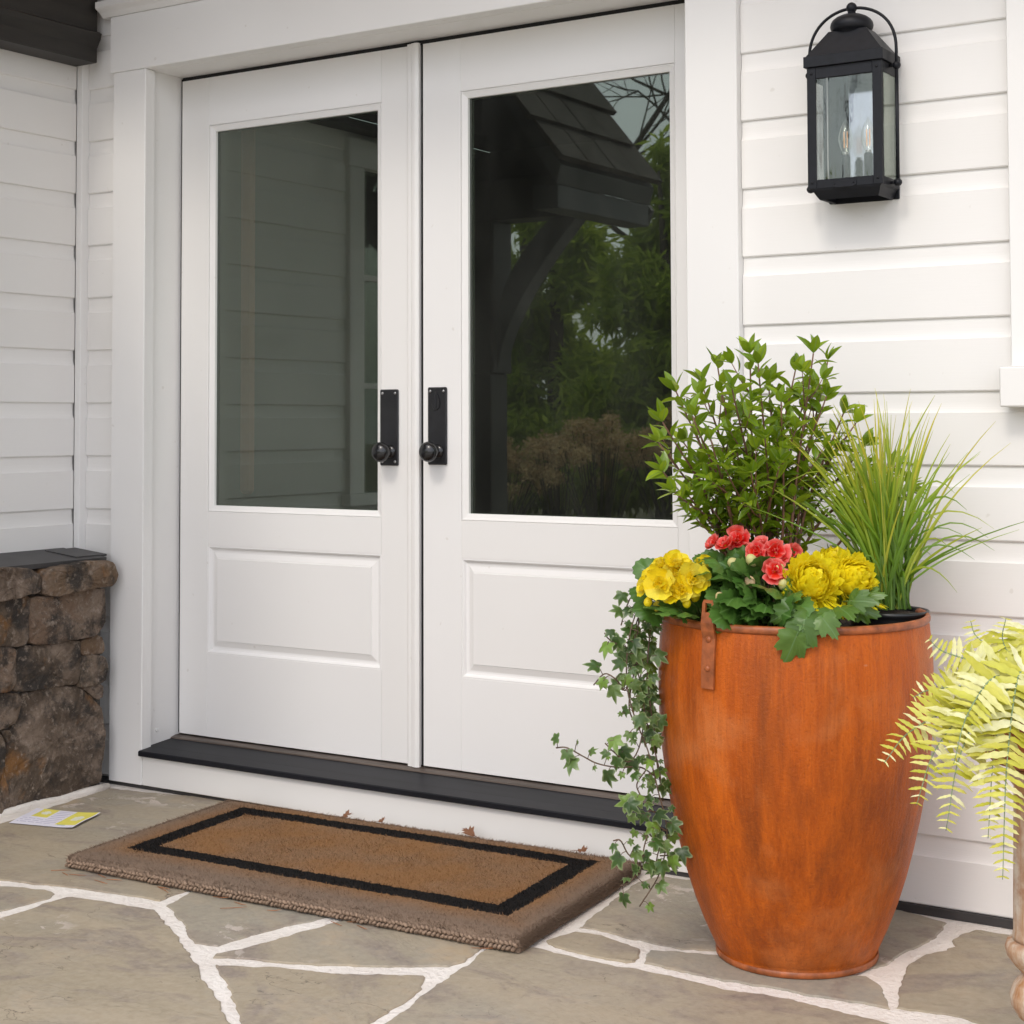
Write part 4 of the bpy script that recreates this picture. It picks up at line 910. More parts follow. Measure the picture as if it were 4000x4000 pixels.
for ti, (tx, ty, dp) in enumerate(tips):
    tx, ty = 760 + (tx - 760) * 0.92, ty + 25 * (1 - ty / 900)
    T = C5(tx, ty, dp)
    B = PS(-0.055 + 0.05 * (tx - 750) / 500 + RR.uniform(-0.03, 0.03), 0.05 + RR.uniform(-0.04, 0.04), 0.665)
    H = (T - B)
    Mid = B + H * 0.42 + Vector((0, 0, 0.05)) + (Vector((-H.x, -H.y, 0)) * 0.14) + rnd_unit() * 0.014
    P = curve([B, Mid, T], 8); nP = len(P)
    stems.add(*tube_vf(P, [0.0046 * (1 - 0.70 * i / nP) for i in range(nP)], 5))
    # leaves in near-opposite pairs
    Ls = [0]
    for a, b in zip(P, P[1:]): Ls.append(Ls[-1] + (b - a).length)
    tot = Ls[-1]
    def at(s):
        for i in range(len(P) - 1):
            if Ls[i + 1] >= s:
                t = (s - Ls[i]) / max(1e-6, Ls[i + 1] - Ls[i]); return P[i].lerp(P[i + 1], t), (P[i + 1] - P[i]).normalized()
        return P[-1], (P[-1] - P[-2]).normalized()
    s = tot * (0.34 if tot > 0.3 else 0.25); rot = RR.uniform(0, 6.28)
    while s < tot:
        p, d = at(s); rot += 1.57 + RR.uniform(-0.5, 0.5)
        sd = d.orthogonal().normalized(); sd.rotate(Quaternion(d, rot))
        if RR.random() < 0.20 and s > tot * 0.40 and s < tot * 0.85:     # side twig
            tw = (sd * 0.8 + d * 0.9 + Vector((0, 0, 0.25))).normalized(); Lt = RR.uniform(0.045, 0.095)
            e_ = p + tw * Lt + Vector((0, 0, 0.01)); stems.add(*tube_vf([p, p + tw * Lt * 0.5, e_], [0.0018, 0.0014, 0.0009], 4))
            for q in (0.35, 0.7):
                for sg in (-1, 1):
                    od = tw.orthogonal().normalized(); od.rotate(Quaternion(tw, rot + q * 4 + (0 if sg > 0 else math.pi)))
                    leaves.append((p.lerp(e_, q), (od * 0.9 + tw * 0.7), 0.8))
            for q in range(4):
                od = tw.orthogonal().normalized(); od.rotate(Quaternion(tw, q * 1.57 + rot)); leaves.append((e_, od * 0.55 + tw * 0.9, 0.85))
        for sg in (-1, 1):
            if RR.random() < 0.28: continue
            dr = (sd * sg * RR.uniform(0.7, 1.1) + d * RR.uniform(0.45, 0.9)).normalized()
            leaves.append((p, dr, RR.uniform(0.72, 1.12) * (0.85 + 0.15 * s / tot)))
        s += RR.uniform(0.014, 0.026)
    p, d = P[-1], (P[-1] - P[-2]).normalized()
    for q in range(4):
        od = d.orthogonal().normalized(); od.rotate(Quaternion(d, q * 1.57 + rot)); leaves.append((p, od * (0.45 if q < 2 else 0.8) + d * 0.95, RR.uniform(0.8, 1.1)))
stems.build('stems', M['stem'], shrub, True)
cdir = Vector((0.53, -0.85, 0.05))
leaves.sort(key=lambda l: -(l[0].dot(cdir) + RR.uniform(0, 0.05)))
rest = Acc()
for i, (p, d, sc) in enumerate(leaves):
    nz = (Vector((0, 0, 1)) + rnd_unit() * 0.55)
    Wm = frame(p, d, nz, sc)
    me = RR.choice(sl_me)
    if i < 300: obj('leaf', me, shrub, Wm)
    else: rest.add([q.co for q in me.vertices], [tuple(q.vertices) for q in me.polygons], Wm)
if rest.v: tag(rest.build('inner_leaves', M['shrubleaf'], shrub, True), kind='stuff')

# ---- ornamental grass in its nursery pot
gp = C5(1392, 1375, 0.0); gp.z = 0.700
npot = thing('nursery_pot', 'black plastic nursery pot sunk into the urn under the grass', 'plant pot', (gp.x, gp.y, 0.662))
lathe('pot_shell', [(0.068, -0.045), (0.079, 0.030), (0.079, 0.036), (0.0825, 0.038), (0.0825, 0.046), (0.0795, 0.047), (0.0755, 0.042), (0.074, 0.0)], 48, M['plasticpot'], npot, W=Matrix.Translation((gp.x, gp.y, 0.655)), cap=False)
lathe('pot_soil', [(0.0755, 0.036), (0.04, 0.042), (0, 0.042)], 30, M['soil'], npot, W=Matrix.Translation((gp.x, gp.y, 0.655)), cap=False)
grass = thing('ornamental_grass', 'yellow-green tufted ornamental grass at the right of the urn', 'grass', (gp.x, gp.y, 0.705))
G0 = Vector((gp.x, gp.y, 0.705))
def blade(base, tipp, bend, w):
    """quadratic arc from base to tip, bend = control point"""
    n = 9; v = []; f = []
    pts = [base * (1 - t) ** 2 + bend * 2 * t * (1 - t) + tipp * t * t for t in [i / n for i in range(n + 1)]]
    for i, p in enumerate(pts):
        t = i / n; d = (pts[min(n, i + 1)] - pts[max(0, i - 1)]).normalized()
        view = Vector((0.53, -0.83, 0.15)) + wj
        sx = d.cross(view).normalized(); ww = w * min(1, 0.55 + 1.5 * t) * (1 - t ** 2.6) + 0.00025
        nn = sx.cross(d) * ww * 0.3
        v += [p - sx * ww - nn, p, p + sx * ww - nn]
    for i in range(n): a = i * 3; f += [(a, a + 1, a + 4, a + 3), (a + 1, a + 2, a + 5, a + 4)]
    mesh('blade', v, f, M['grass'], grass, True)
spec = []
for (x, y) in [(1330, 330), (1180, 440), (1385, 470), (1470, 490), (1535, 500), (1455, 570), (1605, 555), (1715, 560), (1040, 560), (870, 510), (1120, 520), (1255, 500), (1300, 560), (1350, 640), (1420, 640), (1225, 600), (1160, 620), (980, 620), (1500, 700), (1640, 850), (940, 680), (1080, 700), (1270, 700), (1390, 760), (1560, 780)]:
    spec.append((x, y, 0))
for (x, y) in [(1930, 990), (1900, 1035), (1830, 1145), (1795, 895), (1740, 1310), (1735, 810), (1620, 1130), (1700, 1080), (1930, 1100), (1820, 1060), (1660, 960), (1600, 1000), (1560, 1060), (720, 905), (880, 985), (1030, 1015), (1480, 1290), (1270, 910), (1440, 1200), (1250, 1150), (820, 820), (900, 880), (1010, 930), (1120, 960)]:
    spec.append((x, y, 1))
for i in range(185):
    a = RR.gauss(-0.13, 0.34); L = RR.uniform(0.20, 0.45)
    spec.append((1390 + math.sin(a) * L * 1897 / 0.7764, 1372 - math.cos(a) * L * 1897 / 0.7764, 2))
for (x, y, k) in spec:
    wj = rnd_unit() * 0.5
    d = RR.uniform(-0.12, 0.10)
    if x > 1750: d = RR.uniform(-0.10, 0.03)
    T = C5(x, y, 0.0 + d)
    a = RR.uniform(0, 6.28); B = G0 + Vector((math.cos(a), math.sin(a), 0)) * RR.uniform(0.0, 0.050)
    H = T - B
    if k == 1: bend = B + Vector((H.x * 0.42, H.y * 0.42, max(H.z * 1.25, 0.10) + H.xy.length * 0.33))
    else: bend = B + Vector((H.x * 0.22, H.y * 0.22, H.z * 0.60))
    blade(B, T, bend, RR.uniform(0.0019, 0.0038))

# ---- begonias
def petal_me(name, L, Wd, mat, cup, n=5):
    v = []; f = []; e = []
    for i in range(n + 1):
        t = i / n; w = math.sin(min(1, t * 1.15 + 0.02) * math.pi * 0.62) ** 0.9 * Wd / 2
        if i == n: w *= 0.55
        y = L * (t if i < n else 0.985)
        for k in range(5):
            s = k / 2 - 1
            v.append((w * s, y - (0.10 * L * s * s if i == n else 0), cup * L * (t * t * 0.9 + 0.35 * s * s * t))); e.append(1.0 if (i == n or (abs(s) == 1 and i > 1)) else (0.35 if i == n - 1 else 0.0))
    for i in range(n):
        for k in range(4): a = i * 5 + k; f.append((a, a + 1, a + 6, a + 5))
    me = mkmesh(name, v, f, mat, True)
    at = me.attributes.new('edge', 'FLOAT', 'POINT'); at.data.foreach_set('value', e); return me
def rosette(parent, c, nrm, size, petals, mat_c, layers, stem_to=None, stem_mat=None):
    size *= 0.74 if parent.name.startswith('red') else 0.84
    nrm = Vector(nrm).normalized()
    ctr = lathe('flower', [(0, -0.10), (0.10, -0.04), (0.13, 0.03), (0.08, 0.10), (0, 0.12)], 10, mat_c, parent, W=frame(c, nrm.orthogonal(), nrm, size), cap=False)
    ph = RR.uniform(0, 6.28)
    for li, (num, tilt, sc) in enumerate(layers):
        for k in range(num):
            a = ph + li * 0.6 + 2 * math.pi * k / num + RR.uniform(-0.18, 0.18)
            o = nrm.orthogonal().normalized(); o.rotate(Quaternion(nrm, a))
            tl = tilt + RR.uniform(-0.14, 0.14)
            d = o * math.cos(tl) + nrm * math.sin(tl); up = nrm * math.cos(tl) - o * math.sin(tl)
            obj('petal', RR.choice(petals), ctr, frame(Vector(c) + nrm * 0.06 * size * li, d, up, size * sc * RR.uniform(0.9, 1.08)))
    return ctr
def bud(parent, c, d, size, mat):
    W = frame(c, Vector(d).orthogonal(), d, size * 0.85)
    lathe('bud', [(0, -0.5), (0.18, -0.42), (0.36, -0.15), (0.40, 0.12), (0.28, 0.38), (0.10, 0.5), (0, 0.52)], 12, mat, parent, W=W, cap=False)
def beg_outline(R, n=34, seed=0):
    out = []
    for i in range(n):
        a = -math.pi + 2 * math.pi * i / n
        r = R * (1.0 - 0.30 * (0.5 - 0.5 * math.cos(a)) ** 5 + 0.10 * math.cos(a) + 0.055 * (1 if i % 2 else -1) + 0.06 * math.sin(3 * a + seed))
        out.append((a, r))
    return out
beg_l = [lobed_me('leaf', beg_outline(0.030, 34, s), M['begleaf'], 0.35, 0.010, s) for s in range(4)]
def beg_leaf(parent, p, out, sc, stem=True, root=None):
    nz = Vector((0.53, -0.85, 0)) * 0.6 + Vector((0, 0, 0.7)) + rnd_unit() * 0.75
    obj('leaf', RR.choice(beg_l), parent, frame(p, out, nz, sc))
    if root is not None: tube('leaf_stalk', [root, (root + p) / 2 + Vector((0, 0, 0.008)), p - Vector((0, 0, 0.002))], 0.0016, M['greenstem'], parent, 5)
# yellow begonia, left
yb_ = thing('yellow_begonia', 'yellow flowering begonia at the left of the urn', 'flowering plant', PS(-0.20, -0.09, 0.665))
yp = [petal_me('petal', 1.0, 1.05, M['yelpetal'], c) for c in (0.10, 0.28, 0.42)]
CAMD = Vector((0.53, -0.85, 0.0))
ry = PS(-0.19, -0.09, 0.668)
for (x, y, d, sz, nr) in [(245, 1275, -0.16, 0.042, (0.3, -0.9, 0.5)), (405, 1245, -0.15, 0.048, (0.6, -0.8, 0.3)), (325, 1165, -0.11, 0.036, (0.3, -0.6, 0.9)), (175, 1280, -0.13, 0.032, (-0.6, -0.7, 0.4)), (300, 1225, -0.12, 0.034, (0.5, -0.6, 0.6)), (455, 1180, -0.10, 0.030, (0.6, -0.5, 0.7)), (250, 1180, -0.09, 0.030, (0.1, -0.7, 0.8)), (350, 1290, -0.16, 0.034, (0.3, -0.9, 0.2)), (370, 1200, -0.11, 0.034, (0.4, -0.7, 0.6)), (215, 1225, -0.12, 0.030, (-0.2, -0.8, 0.5)), (300, 1310, -0.16, 0.030, (0.2, -0.9, 0.1))]:
    c = C5(x, y, d)
    rosette(yb_, c, nr, sz, yp, M['yelpetal'], [(6, 0.25, 0.98), (5, 0.75, 0.72), (4, 1.15, 0.42)])
    tube('flower_stalk', [ry + rnd_unit() * 0.01, (ry + c) / 2 + Vector((0, 0, 0.015)), c - Vector(nr).normalized() * sz * 0.08], 0.0018, M['greenstem'], yb_, 5)
for (x, y, d) in [(180, 1350, -0.15), (275, 1330, -0.16), (375, 1355, -0.16), (420, 1325, -0.14), (225, 1370, -0.13)]:
    c = C5(x, y, d); bud(yb_, c, (RR.uniform(-.3, .3), -0.3, -0.9), 0.026, M['yelpetal'])
    tube('flower_stalk', [ry + rnd_unit() * 0.01, (ry + c) / 2 + Vector((0, 0, 0.02)), c + Vector((0, 0, 0.010))], 0.0014, M['greenstem'], yb_, 5)
for (x, y, d, sc) in [(250, 1375, -0.14, 1.2), (330, 1385, -0.15, 1.1), (190, 1200, -0.06, 1.0), (470, 1255, -0.10, 0.9), (210, 1390, -0.12, 1.1), (300, 1270, -0.08, 1.1), (390, 1300, -0.08, 1.1), (160, 1310, -0.08, 0.9), (290, 1400, -0.16, 1.0), (370, 1410, -0.17, 0.9), (340, 1330, -0.12, 1.2), (440, 1380, -0.12, 1.2), (490, 1370, -0.13, 1.2), (420, 1330, -0.10, 1.2), (530, 1385, -0.14, 1.1)]:
    p = C5(x, y, d); beg_leaf(yb_, p, p - ry + Vector((0, 0, -0.02)), sc * 1.05, root=ry + rnd_unit() * 0.01)
# red begonia, centre
rb_ = thing('red_begonia', 'red and pink begonia with rounded green leaves, centre of the urn', 'flowering plant', PS(-0.07, -0.10, 0.665))
rp = [petal_me('petal', 1.0, 1.15, M['redpetal'], c) for c in (0.08, 0.25, 0.40)]
rr0 = PS(-0.06, -0.08, 0.668)
for (x, y, d, sz, nr) in [(635, 1045, -0.07, 0.040, (0.2, -0.8, 0.5)), (520, 1062, -0.07, 0.030, (-0.5, -0.6, 0.5)), (570, 1068, -0.09, 0.032, (-0.1, -0.6, 0.8)), (825, 1105, -0.12, 0.044, (0.5, -0.85, 0.3)), (730, 1100, -0.12, 0.032, (0.2, -0.9, 0.2)), (755, 1072, -0.08, 0.032, (0.1, -0.4, 0.9)), (900, 1115, -0.10, 0.034, (0.9, -0.4, 0.3)), (820, 1200, -0.16, 0.040, (0.45, -0.85, 0.35)), (870, 1165, -0.13, 0.026, (0.6, -0.6, 0.5)), (885, 1210, -0.12, 0.030, (0.9, -0.4, 0.2))]:
    c = C5(x, y, d)
    rosette(rb_, c, nr, sz, rp, M['yelpetal'], [(4, 0.22, 1.0), (4, 0.62, 0.8), (3, 1.1, 0.45)])
    tube('flower_stalk', [rr0 + rnd_unit() * 0.012, (rr0 + c) / 2 + Vector((0, 0, 0.012)), c - Vector(nr).normalized() * sz * 0.08], 0.0019, M['greenstem'], rb_, 5)
for (x, y, d, sz) in [(615, 1160, -0.13, 0.034), (705, 1145, -0.14, 0.034), (695, 1255, -0.18, 0.032), (545, 1330, -0.19, 0.028), (865, 1270, -0.17, 0.034), (845, 1180, -0.16, 0.026)]:
    c = C5(x, y, d); bud(rb_, c, (RR.uniform(-.4, .4), -0.4, RR.uniform(-.9, .9)), sz, M['bud'])
    tube('flower_stalk', [rr0 + rnd_unit() * 0.012, (rr0 + c) / 2 + Vector((0, 0, 0.02)), c], 0.0015, M['greenstem'], rb_, 5)
for i in range(64):
    x = RR.uniform(480, 910); y = RR.uniform(1150, 1425)
    d = -0.07 - (y - 1130) / 300 * 0.13 + RR.uniform(-0.025, 0.02)
    if x < 570 and y > 1265: continue
    p = C5(x, y, d); beg_leaf(rb_, p, (p - rr0) + Vector((0, 0, -0.05)) + rnd_unit() * 0.03, RR.uniform(0.85, 1.35), root=rr0 + rnd_unit() * 0.015)
for (x, y, d, sc) in [(640, 1330, -0.21, 1.45), (800, 1290, -0.20, 1.5), (840, 1400, -0.23, 1.5), (700, 1400, -0.21, 1.2), (520, 1270, -0.14, 1.0), (920, 1390, -0.23, 1.3), (625, 1395, -0.20, 0.9), (760, 1180, -0.13, 1.2), (590, 1240, -0.17, 1.3), (660, 1210, -0.16, 1.2), (720, 1330, -0.21, 1.35), (610, 1380, -0.21, 1.1), (780, 1370, -0.22, 1.2), (560, 1180, -0.14, 1.2), (870, 1330, -0.21, 1.2), (690, 1280, -0.19, 1.2), (500, 1220, -0.15, 1.1)]:
    p = C5(x, y, d); beg_leaf(rb_, p, (p - rr0) + Vector((0, 0, -0.06)), sc, root=rr0 + rnd_unit() * 0.015)
# ---- chrysanthemum
mm = thing('yellow_chrysanthemum', 'pompom yellow chrysanthemum with two big blooms and lobed leaves over the rim', 'flowering plant', PS(0.05, -0.12, 0.665))
mp = [leaf_me('petal', 1.0, 0.40, M['mumpetal'], 6, -0.45, c, 0.66, 0.5) for c in (0.30, 0.18, 0.42)]
rm0 = PS(0.06, -0.10, 0.668)
def pompom(c, nrm, R, num, drop):
    nrm = Vector(nrm).normalized()
    core = lathe('flower_head', [(0, -0.62), (0.44, -0.46), (0.62, 0), (0.46, 0.44), (0, 0.62)], 16, M['mumpetal'], mm, W=frame(c, nrm.orthogonal(), nrm, R), cap=False)
    ac = Acc()
    for i in range(num):
        t = (i + 0.5) / num; ph = i * 2.39996
        cz = 1 - 1.35 * t; sz = math.sqrt(max(0, 1 - cz * cz))
        o = nrm.orthogonal().normalized(); o.rotate(Quaternion(nrm, ph))
        d = (nrm * cz + o * sz).normalized()
        tn = (nrm - d * nrm.dot(d)); tn = tn.normalized() if tn.length > 1e-3 else o
        kk = max(-0.6, min(1.0, (cz + 0.15) * 2.2)); dd = (d * (0.75 - 0.10 * kk) + tn * 0.62 * kk + rnd_unit() * 0.12).normalized()
        me = mp[i % 3]; Lp = R * RR.uniform(0.50, 0.62)
        ac.add([q.co for q in me.vertices], [tuple(q.vertices) for q in me.polygons], frame(Vector(c) + d * R * 0.56 - tn * R * 0.10 * kk, dd, d + rnd_unit() * 0.1, Lp))
    tag(ac.build('florets', M['mumpetal'], core, True), kind='stuff')
    for i in range(drop):
        a = RR.uniform(-1.3, 1.3); o = Vector((0.53, -0.85, 0)) * math.cos(a) + rV * math.sin(a)
        d = (o * 0.55 + Vector((0, 0, -0.85)) + rnd_unit() * 0.2).normalized()
        obj('petal', leaf_drop, core, frame(Vector(c) + o * R * 0.55 + Vector((0, 0, -R * 0.45)), d, o, R * RR.uniform(0.75, 1.05)))
    tube('flower_stalk', [rm0 + rnd_unit() * 0.008, (rm0 + Vector(c)) / 2, Vector(c) - nrm * R * 0.35], 0.0030, M['greenstem'], mm, 6)
leaf_drop = leaf_me('petal', 1.0, 0.20, M['mumpetal'], 7, 0.7, -0.5, 0.7, 0.7)
pompom(C5(1005, 1262, -0.17), (0.45, -0.80, 0.45), 0.059, 230, 13)
pompom(C5(1195, 1245, -0.12), (0.75, -0.40, 0.25), 0.058, 210, 8)
pompom(C5(1120, 1180, -0.06), (0.2, -0.3, 0.9), 0.046, 170, 0)
def mum_outline(R):
    key = [(0.0, 1.35), (0.12, 1.14), (0.20, 1.20), (0.34, 0.88), (0.42, 0.80), (0.56, 1.02), (0.64, 0.96), (0.74, 1.04), (0.90, 0.84), (1.08, 0.66), (1.30, 0.80), (1.42, 0.74), (1.60, 0.80), (1.82, 0.62), (2.30, 0.44), (2.9, 0.26)]
    L = [(a, r * R) for a, r in key]
    return [(-a, r) for a, r in L[:0:-1]] + L
mum_l = [lobed_me('leaf', mum_outline(0.034), M['mumleaf'], 0.3, 0.008, s) for s in range(3)]
for (x, y, d, sc, dr) in [(965, 1470, -0.285, 1.35, (-0.1, -0.25, -1)), (925, 1530, -0.290, 1.30, (-0.35, -0.15, -1)), (1065, 1440, -0.285, 1.0, (0.7, -0.1, -0.7)), (900, 1400, -0.26, 1.1, (-0.8, -0.2, -0.4)), (1150, 1385, -0.24, 1.1, (0.6, -0.5, -0.1)), (1210, 1350, -0.20, 1.1, (0.8, -0.2, 0.1)), (1100, 1400, -0.25, 1.0, (0.1, -0.7, -0.3)), (1240, 1390, -0.18, 1.0, (0.8, 0.1, -0.2)), (1000, 1400, -0.26, 1.1, (0.0, -0.8, -0.4)), (960, 1410, -0.25, 1.1, (-0.4, -0.6, -0.4)), (1170, 1300, -0.13, 1.0, (0.6, -0.4, -0.3)), (1280, 1330, -0.15, 0.9, (0.8, 0.0, 0.2))]:
    p = C5(x, y, d)
    obj('leaf', RR.choice(mum_l), mm, frame(p, Vector(dr), CAMD + Vector((0, 0, 0.4)) + rnd_unit() * 0.25, sc))
    tube('leaf_stalk', [rm0 + rnd_unit() * 0.01, (rm0 + p) / 2 + Vector((0, 0, 0.03)), p], 0.0019, M['greenstem'], mm, 5)
# ---- ivy
ivy = thing('trailing_ivy', 'variegated ivy trailing down the left side of the urn', 'ivy', PS(-0.25, -0.06, 0.67))
def ivy_outline(R):
    key = [(0.0, 1.25), (0.22, 0.86), (0.42, 0.62), (0.70, 0.88), (0.95, 1.02), (1.15, 0.72), (1.45, 0.58), (1.85, 0.72), (2.15, 0.66), (2.6, 0.45), (2.95, 0.30)]
    L = [(a, r * R) for a, r in key]; return [(-a, r) for a, r in L[:0:-1]] + L
ivy_l = [lobed_me('leaf', ivy_outline(0.0172), M['ivyleaf'], 0.35, 0.004, s, 0.72) for s in range(4)]
C6 = lambda x, y, d=0.0: UV(2100 + x * 0.7246, 2200 + y * 0.7246, d)
strands = [
    [(680, 240, -0.02), (560, 240, -0.06), (500, 420, -0.09), (490, 640, -0.10), (530, 820, -0.10), (600, 1000, -0.09), (650, 1200, -0.08), (700, 1430, -0.07), (660, 1650, -0.08), (550, 1830, -0.08)],
    [(690, 250, 0.0), (610, 260, -0.03), (580, 480, -0.05), (560, 700, -0.05), (610, 900, -0.05), (660, 1100, -0.05), (680, 1270, -0.05)],
    [(690, 260, 0.03), (640, 300, 0.0), (620, 520, -0.01), (630, 760, -0.01), (640, 1000, -0.02), (675, 1230, -0.03)],
    [(690, 250, -0.05), (630, 300, -0.06), (600, 560, -0.08), (620, 800, -0.07), (650, 960, -0.07)],
    [(690, 250, -0.03), (600, 230, -0.05), (540, 330, -0.07), (530, 560, -0.08), (500, 760, -0.09), (540, 880, -0.09)],
    [(690, 240, 0.0), (540, 170, -0.03), (490, 230, -0.06), (460, 330, -0.08)],
    [(500, 600, -0.10), (480, 680, -0.10), (430, 620, -0.12), (370, 590, -0.12), (310, 650, -0.12)],
    [(500, 420, -0.09), (440, 430, -0.11), (390, 400, -0.12), (370, 370, -0.12)],
    [(640, 1140, -0.06), (560, 1090, -0.09), (440, 1090, -0.12), (330, 1070, -0.13), (250, 1030, -0.14), (165, 985, -0.15), (105, 985, -0.15)],
    [(600, 1090, -0.08), (540, 1180, -0.10), (560, 1260, -0.10), (500, 1325, -0.11), (460, 1310, -0.11)],
    [(700, 1430, -0.07), (620, 1400, -0.09), (580, 1500, -0.10), (560, 1600, -0.10), (500, 1700, -0.11), (450, 1720, -0.11)],
    [(580, 1560, -0.10), (500, 1560, -0.11), (450, 1480, -0.12), (410, 1480, -0.12)],
    [(660, 1560, -0.08), (720, 1560, -0.08), (780, 1570, -0.08)],
    [(640, 1330, -0.07), (600, 1330, -0.09), (610, 1450, -0.09), (660, 1480, -0.08), (640, 1600, -0.09)],
    [(560, 260, -0.06), (540, 500, -0.08), (580, 760, -0.08), (560, 960, -0.09), (500, 1060, -0.11), (420, 1010, -0.12), (370, 960, -0.12)],
]
sa = Acc(); nl = 0
for st in strands:
    P = curve([C6(*p) for p in st], 6)
    for q in P:                                   # keep clear of the urn wall
        h = (q - PC); rr_ = potr(min(0.685, max(0.0, q.z))) + 0.012 if q.z < 0.69 else 0
        if h.xy.length < rr_:
            k = rr_ / h.xy.length; q.x = PC.x + h.x * k; q.y = PC.y + h.y * k
        q.z = max(q.z, 0.012)
    sa.add(*tube_vf(P, [0.0015] * len(P), 5))
    acc_ = 0.0; sgn = 1
    for a, b in zip(P, P[1:]):
        acc_ += (b - a).length
        if acc_ < 0.0125: continue
        acc_ = RR.uniform(-0.004, 0.003); sgn = -sgn
        d = (b - a).normalized(); o = d.cross(CAMD).normalized() * sgn
        pet = (o * 0.8 + CAMD * RR.uniform(0.1, 0.7) + Vector((0, 0, 0.25)) + rnd_unit() * 0.35).normalized()
        L = RR.uniform(0.010, 0.026); e_ = b + pet * L
        h = e_ - PC
        if e_.z < 0.69 and h.xy.length < potr(max(0.0, e_.z)) + 0.014:
            k = (potr(max(0.0, e_.z)) + 0.018) / h.xy.length; e_.x = PC.x + h.x * k; e_.y = PC.y + h.y * k
        if e_.z < 0.02: e_.z = 0.02
        sa.add(*tube_vf([b, (b + e_) / 2 + Vector((0, 0, 0.003)), e_], 0.0008, 4))
        ld = (pet * 0.6 + Vector((0, 0, -0.75)) + rnd_unit() * 0.4)
        nz = CAMD * 0.7 + Vector((-0.2, -0.1, 0.6)) + rnd_unit() * 0.5
        obj('leaf', RR.choice(ivy_l), ivy, frame(e_, ld, nz, RR.choice((0.45, 0.62, 0.8, 0.95, 1.15, 1.4)) * (1.0 if b.z > 0.1 else 0.95))); nl += 1
sa.build('vines', M['ivystem'], ivy, True)

# ================================================================== PEDESTAL + FERN
QP = Vector((2.892, -1.002, 0.0))
ped = thing('turned_pedestal', 'weathered rust-and-cream turned pedestal under the fern, right edge', 'pedestal', QP)
Wq = Matrix.Translation(QP)
lathe('base', [(0.105, 0.0005), (0.108, 0.004), (0.108, 0.022), (0.100, 0.030), (0.078, 0.040), (0.060, 0.060), (0.036, 0.095), (0.030, 0.115), (0.0295, 0.1235)], 48, M['pedestal'], ped, W=Wq)
lathe('bulb_turning', [(0.030, 0.124), (0.040, 0.132), (0.0505, 0.150), (0.0525, 0.166), (0.046, 0.184), (0.036, 0.1965), (0.033, 0.2025)], 48, M['pedestal'], ped, W=Wq)
lathe('collar', [(0.034, 0.203), (0.044, 0.213), (0.0555, 0.228), (0.0590, 0.241), (0.0555, 0.252), (0.0475, 0.2545)], 48, M['pedestal'], ped, W=Wq)
lathe('shaft', [(0.0470, 0.255), (0.0468, 0.262), (0.0455, 0.270), (0.0440, 0.36), (0.0425, 0.440), (0.0415, 0.500), (0.050, 0.512), (0.052, 0.522), (0.046, 0.5295)], 48, M['pedestal'], ped, W=Wq)
fp = thing('fern_bowl', 'shallow brown bowl holding the fern on the pedestal', 'plant pot', (QP.x, QP.y, 0.53))
lathe('bowl_shell', [(0.045, 0.530), (0.075, 0.540), (0.105, 0.575), (0.118, 0.615), (0.121, 0.622), (0.116, 0.624), (0.104, 0.590)], 48, M['rustdark'], fp, W=Wq)
lathe('bowl_soil', [(0.108, 0.602), (0.05, 0.612), (0, 0.612)], 30, M['soil'], fp, W=Wq, cap=False)
fern = thing('variegated_fern', 'cream and yellow-green fern spilling from the pedestal at the right', 'fern', (QP.x, QP.y, 0.615))
fl_me = []
for s in range(3):
    n = 7; v = []; f = []
    L, Wd = 1.0, 0.22
    for i in range(n + 1):
        t = i / n; w = (0.55 + 0.45 * math.sin(min(1, t * 2.2) * math.pi / 2)) * (1 - t ** 3.2) * Wd / 2 + 0.01
        w *= 1 + (0.22 if i % 2 else -0.10)
        z = (-0.10 - 0.08 * s) * t * t + 0.02 * math.sin(t * 9 + s)
        v += [(-w, t, z + 0.35 * w), (0, t, z), (w, t, z + 0.35 * w)]
    for i in range(n): a = i * 3; f += [(a, a + 1, a + 4, a + 3), (a + 1, a + 2, a + 5, a + 4)]
    fl_me.append(mkmesh('leaflet', v, f, M['fern'], True))
FC = Vector((QP.x, QP.y, 0.612))
def at_px(u, v, dep=2.6):
    k = dep / 2.6
    return QP + rV * ((u - 2099.5) / 6295 * dep - 0.8155) + dV * (dep - 2.6) + Vector((0, 0, 1.094 - (v - 1640) / 2421 * k))
fronds = []
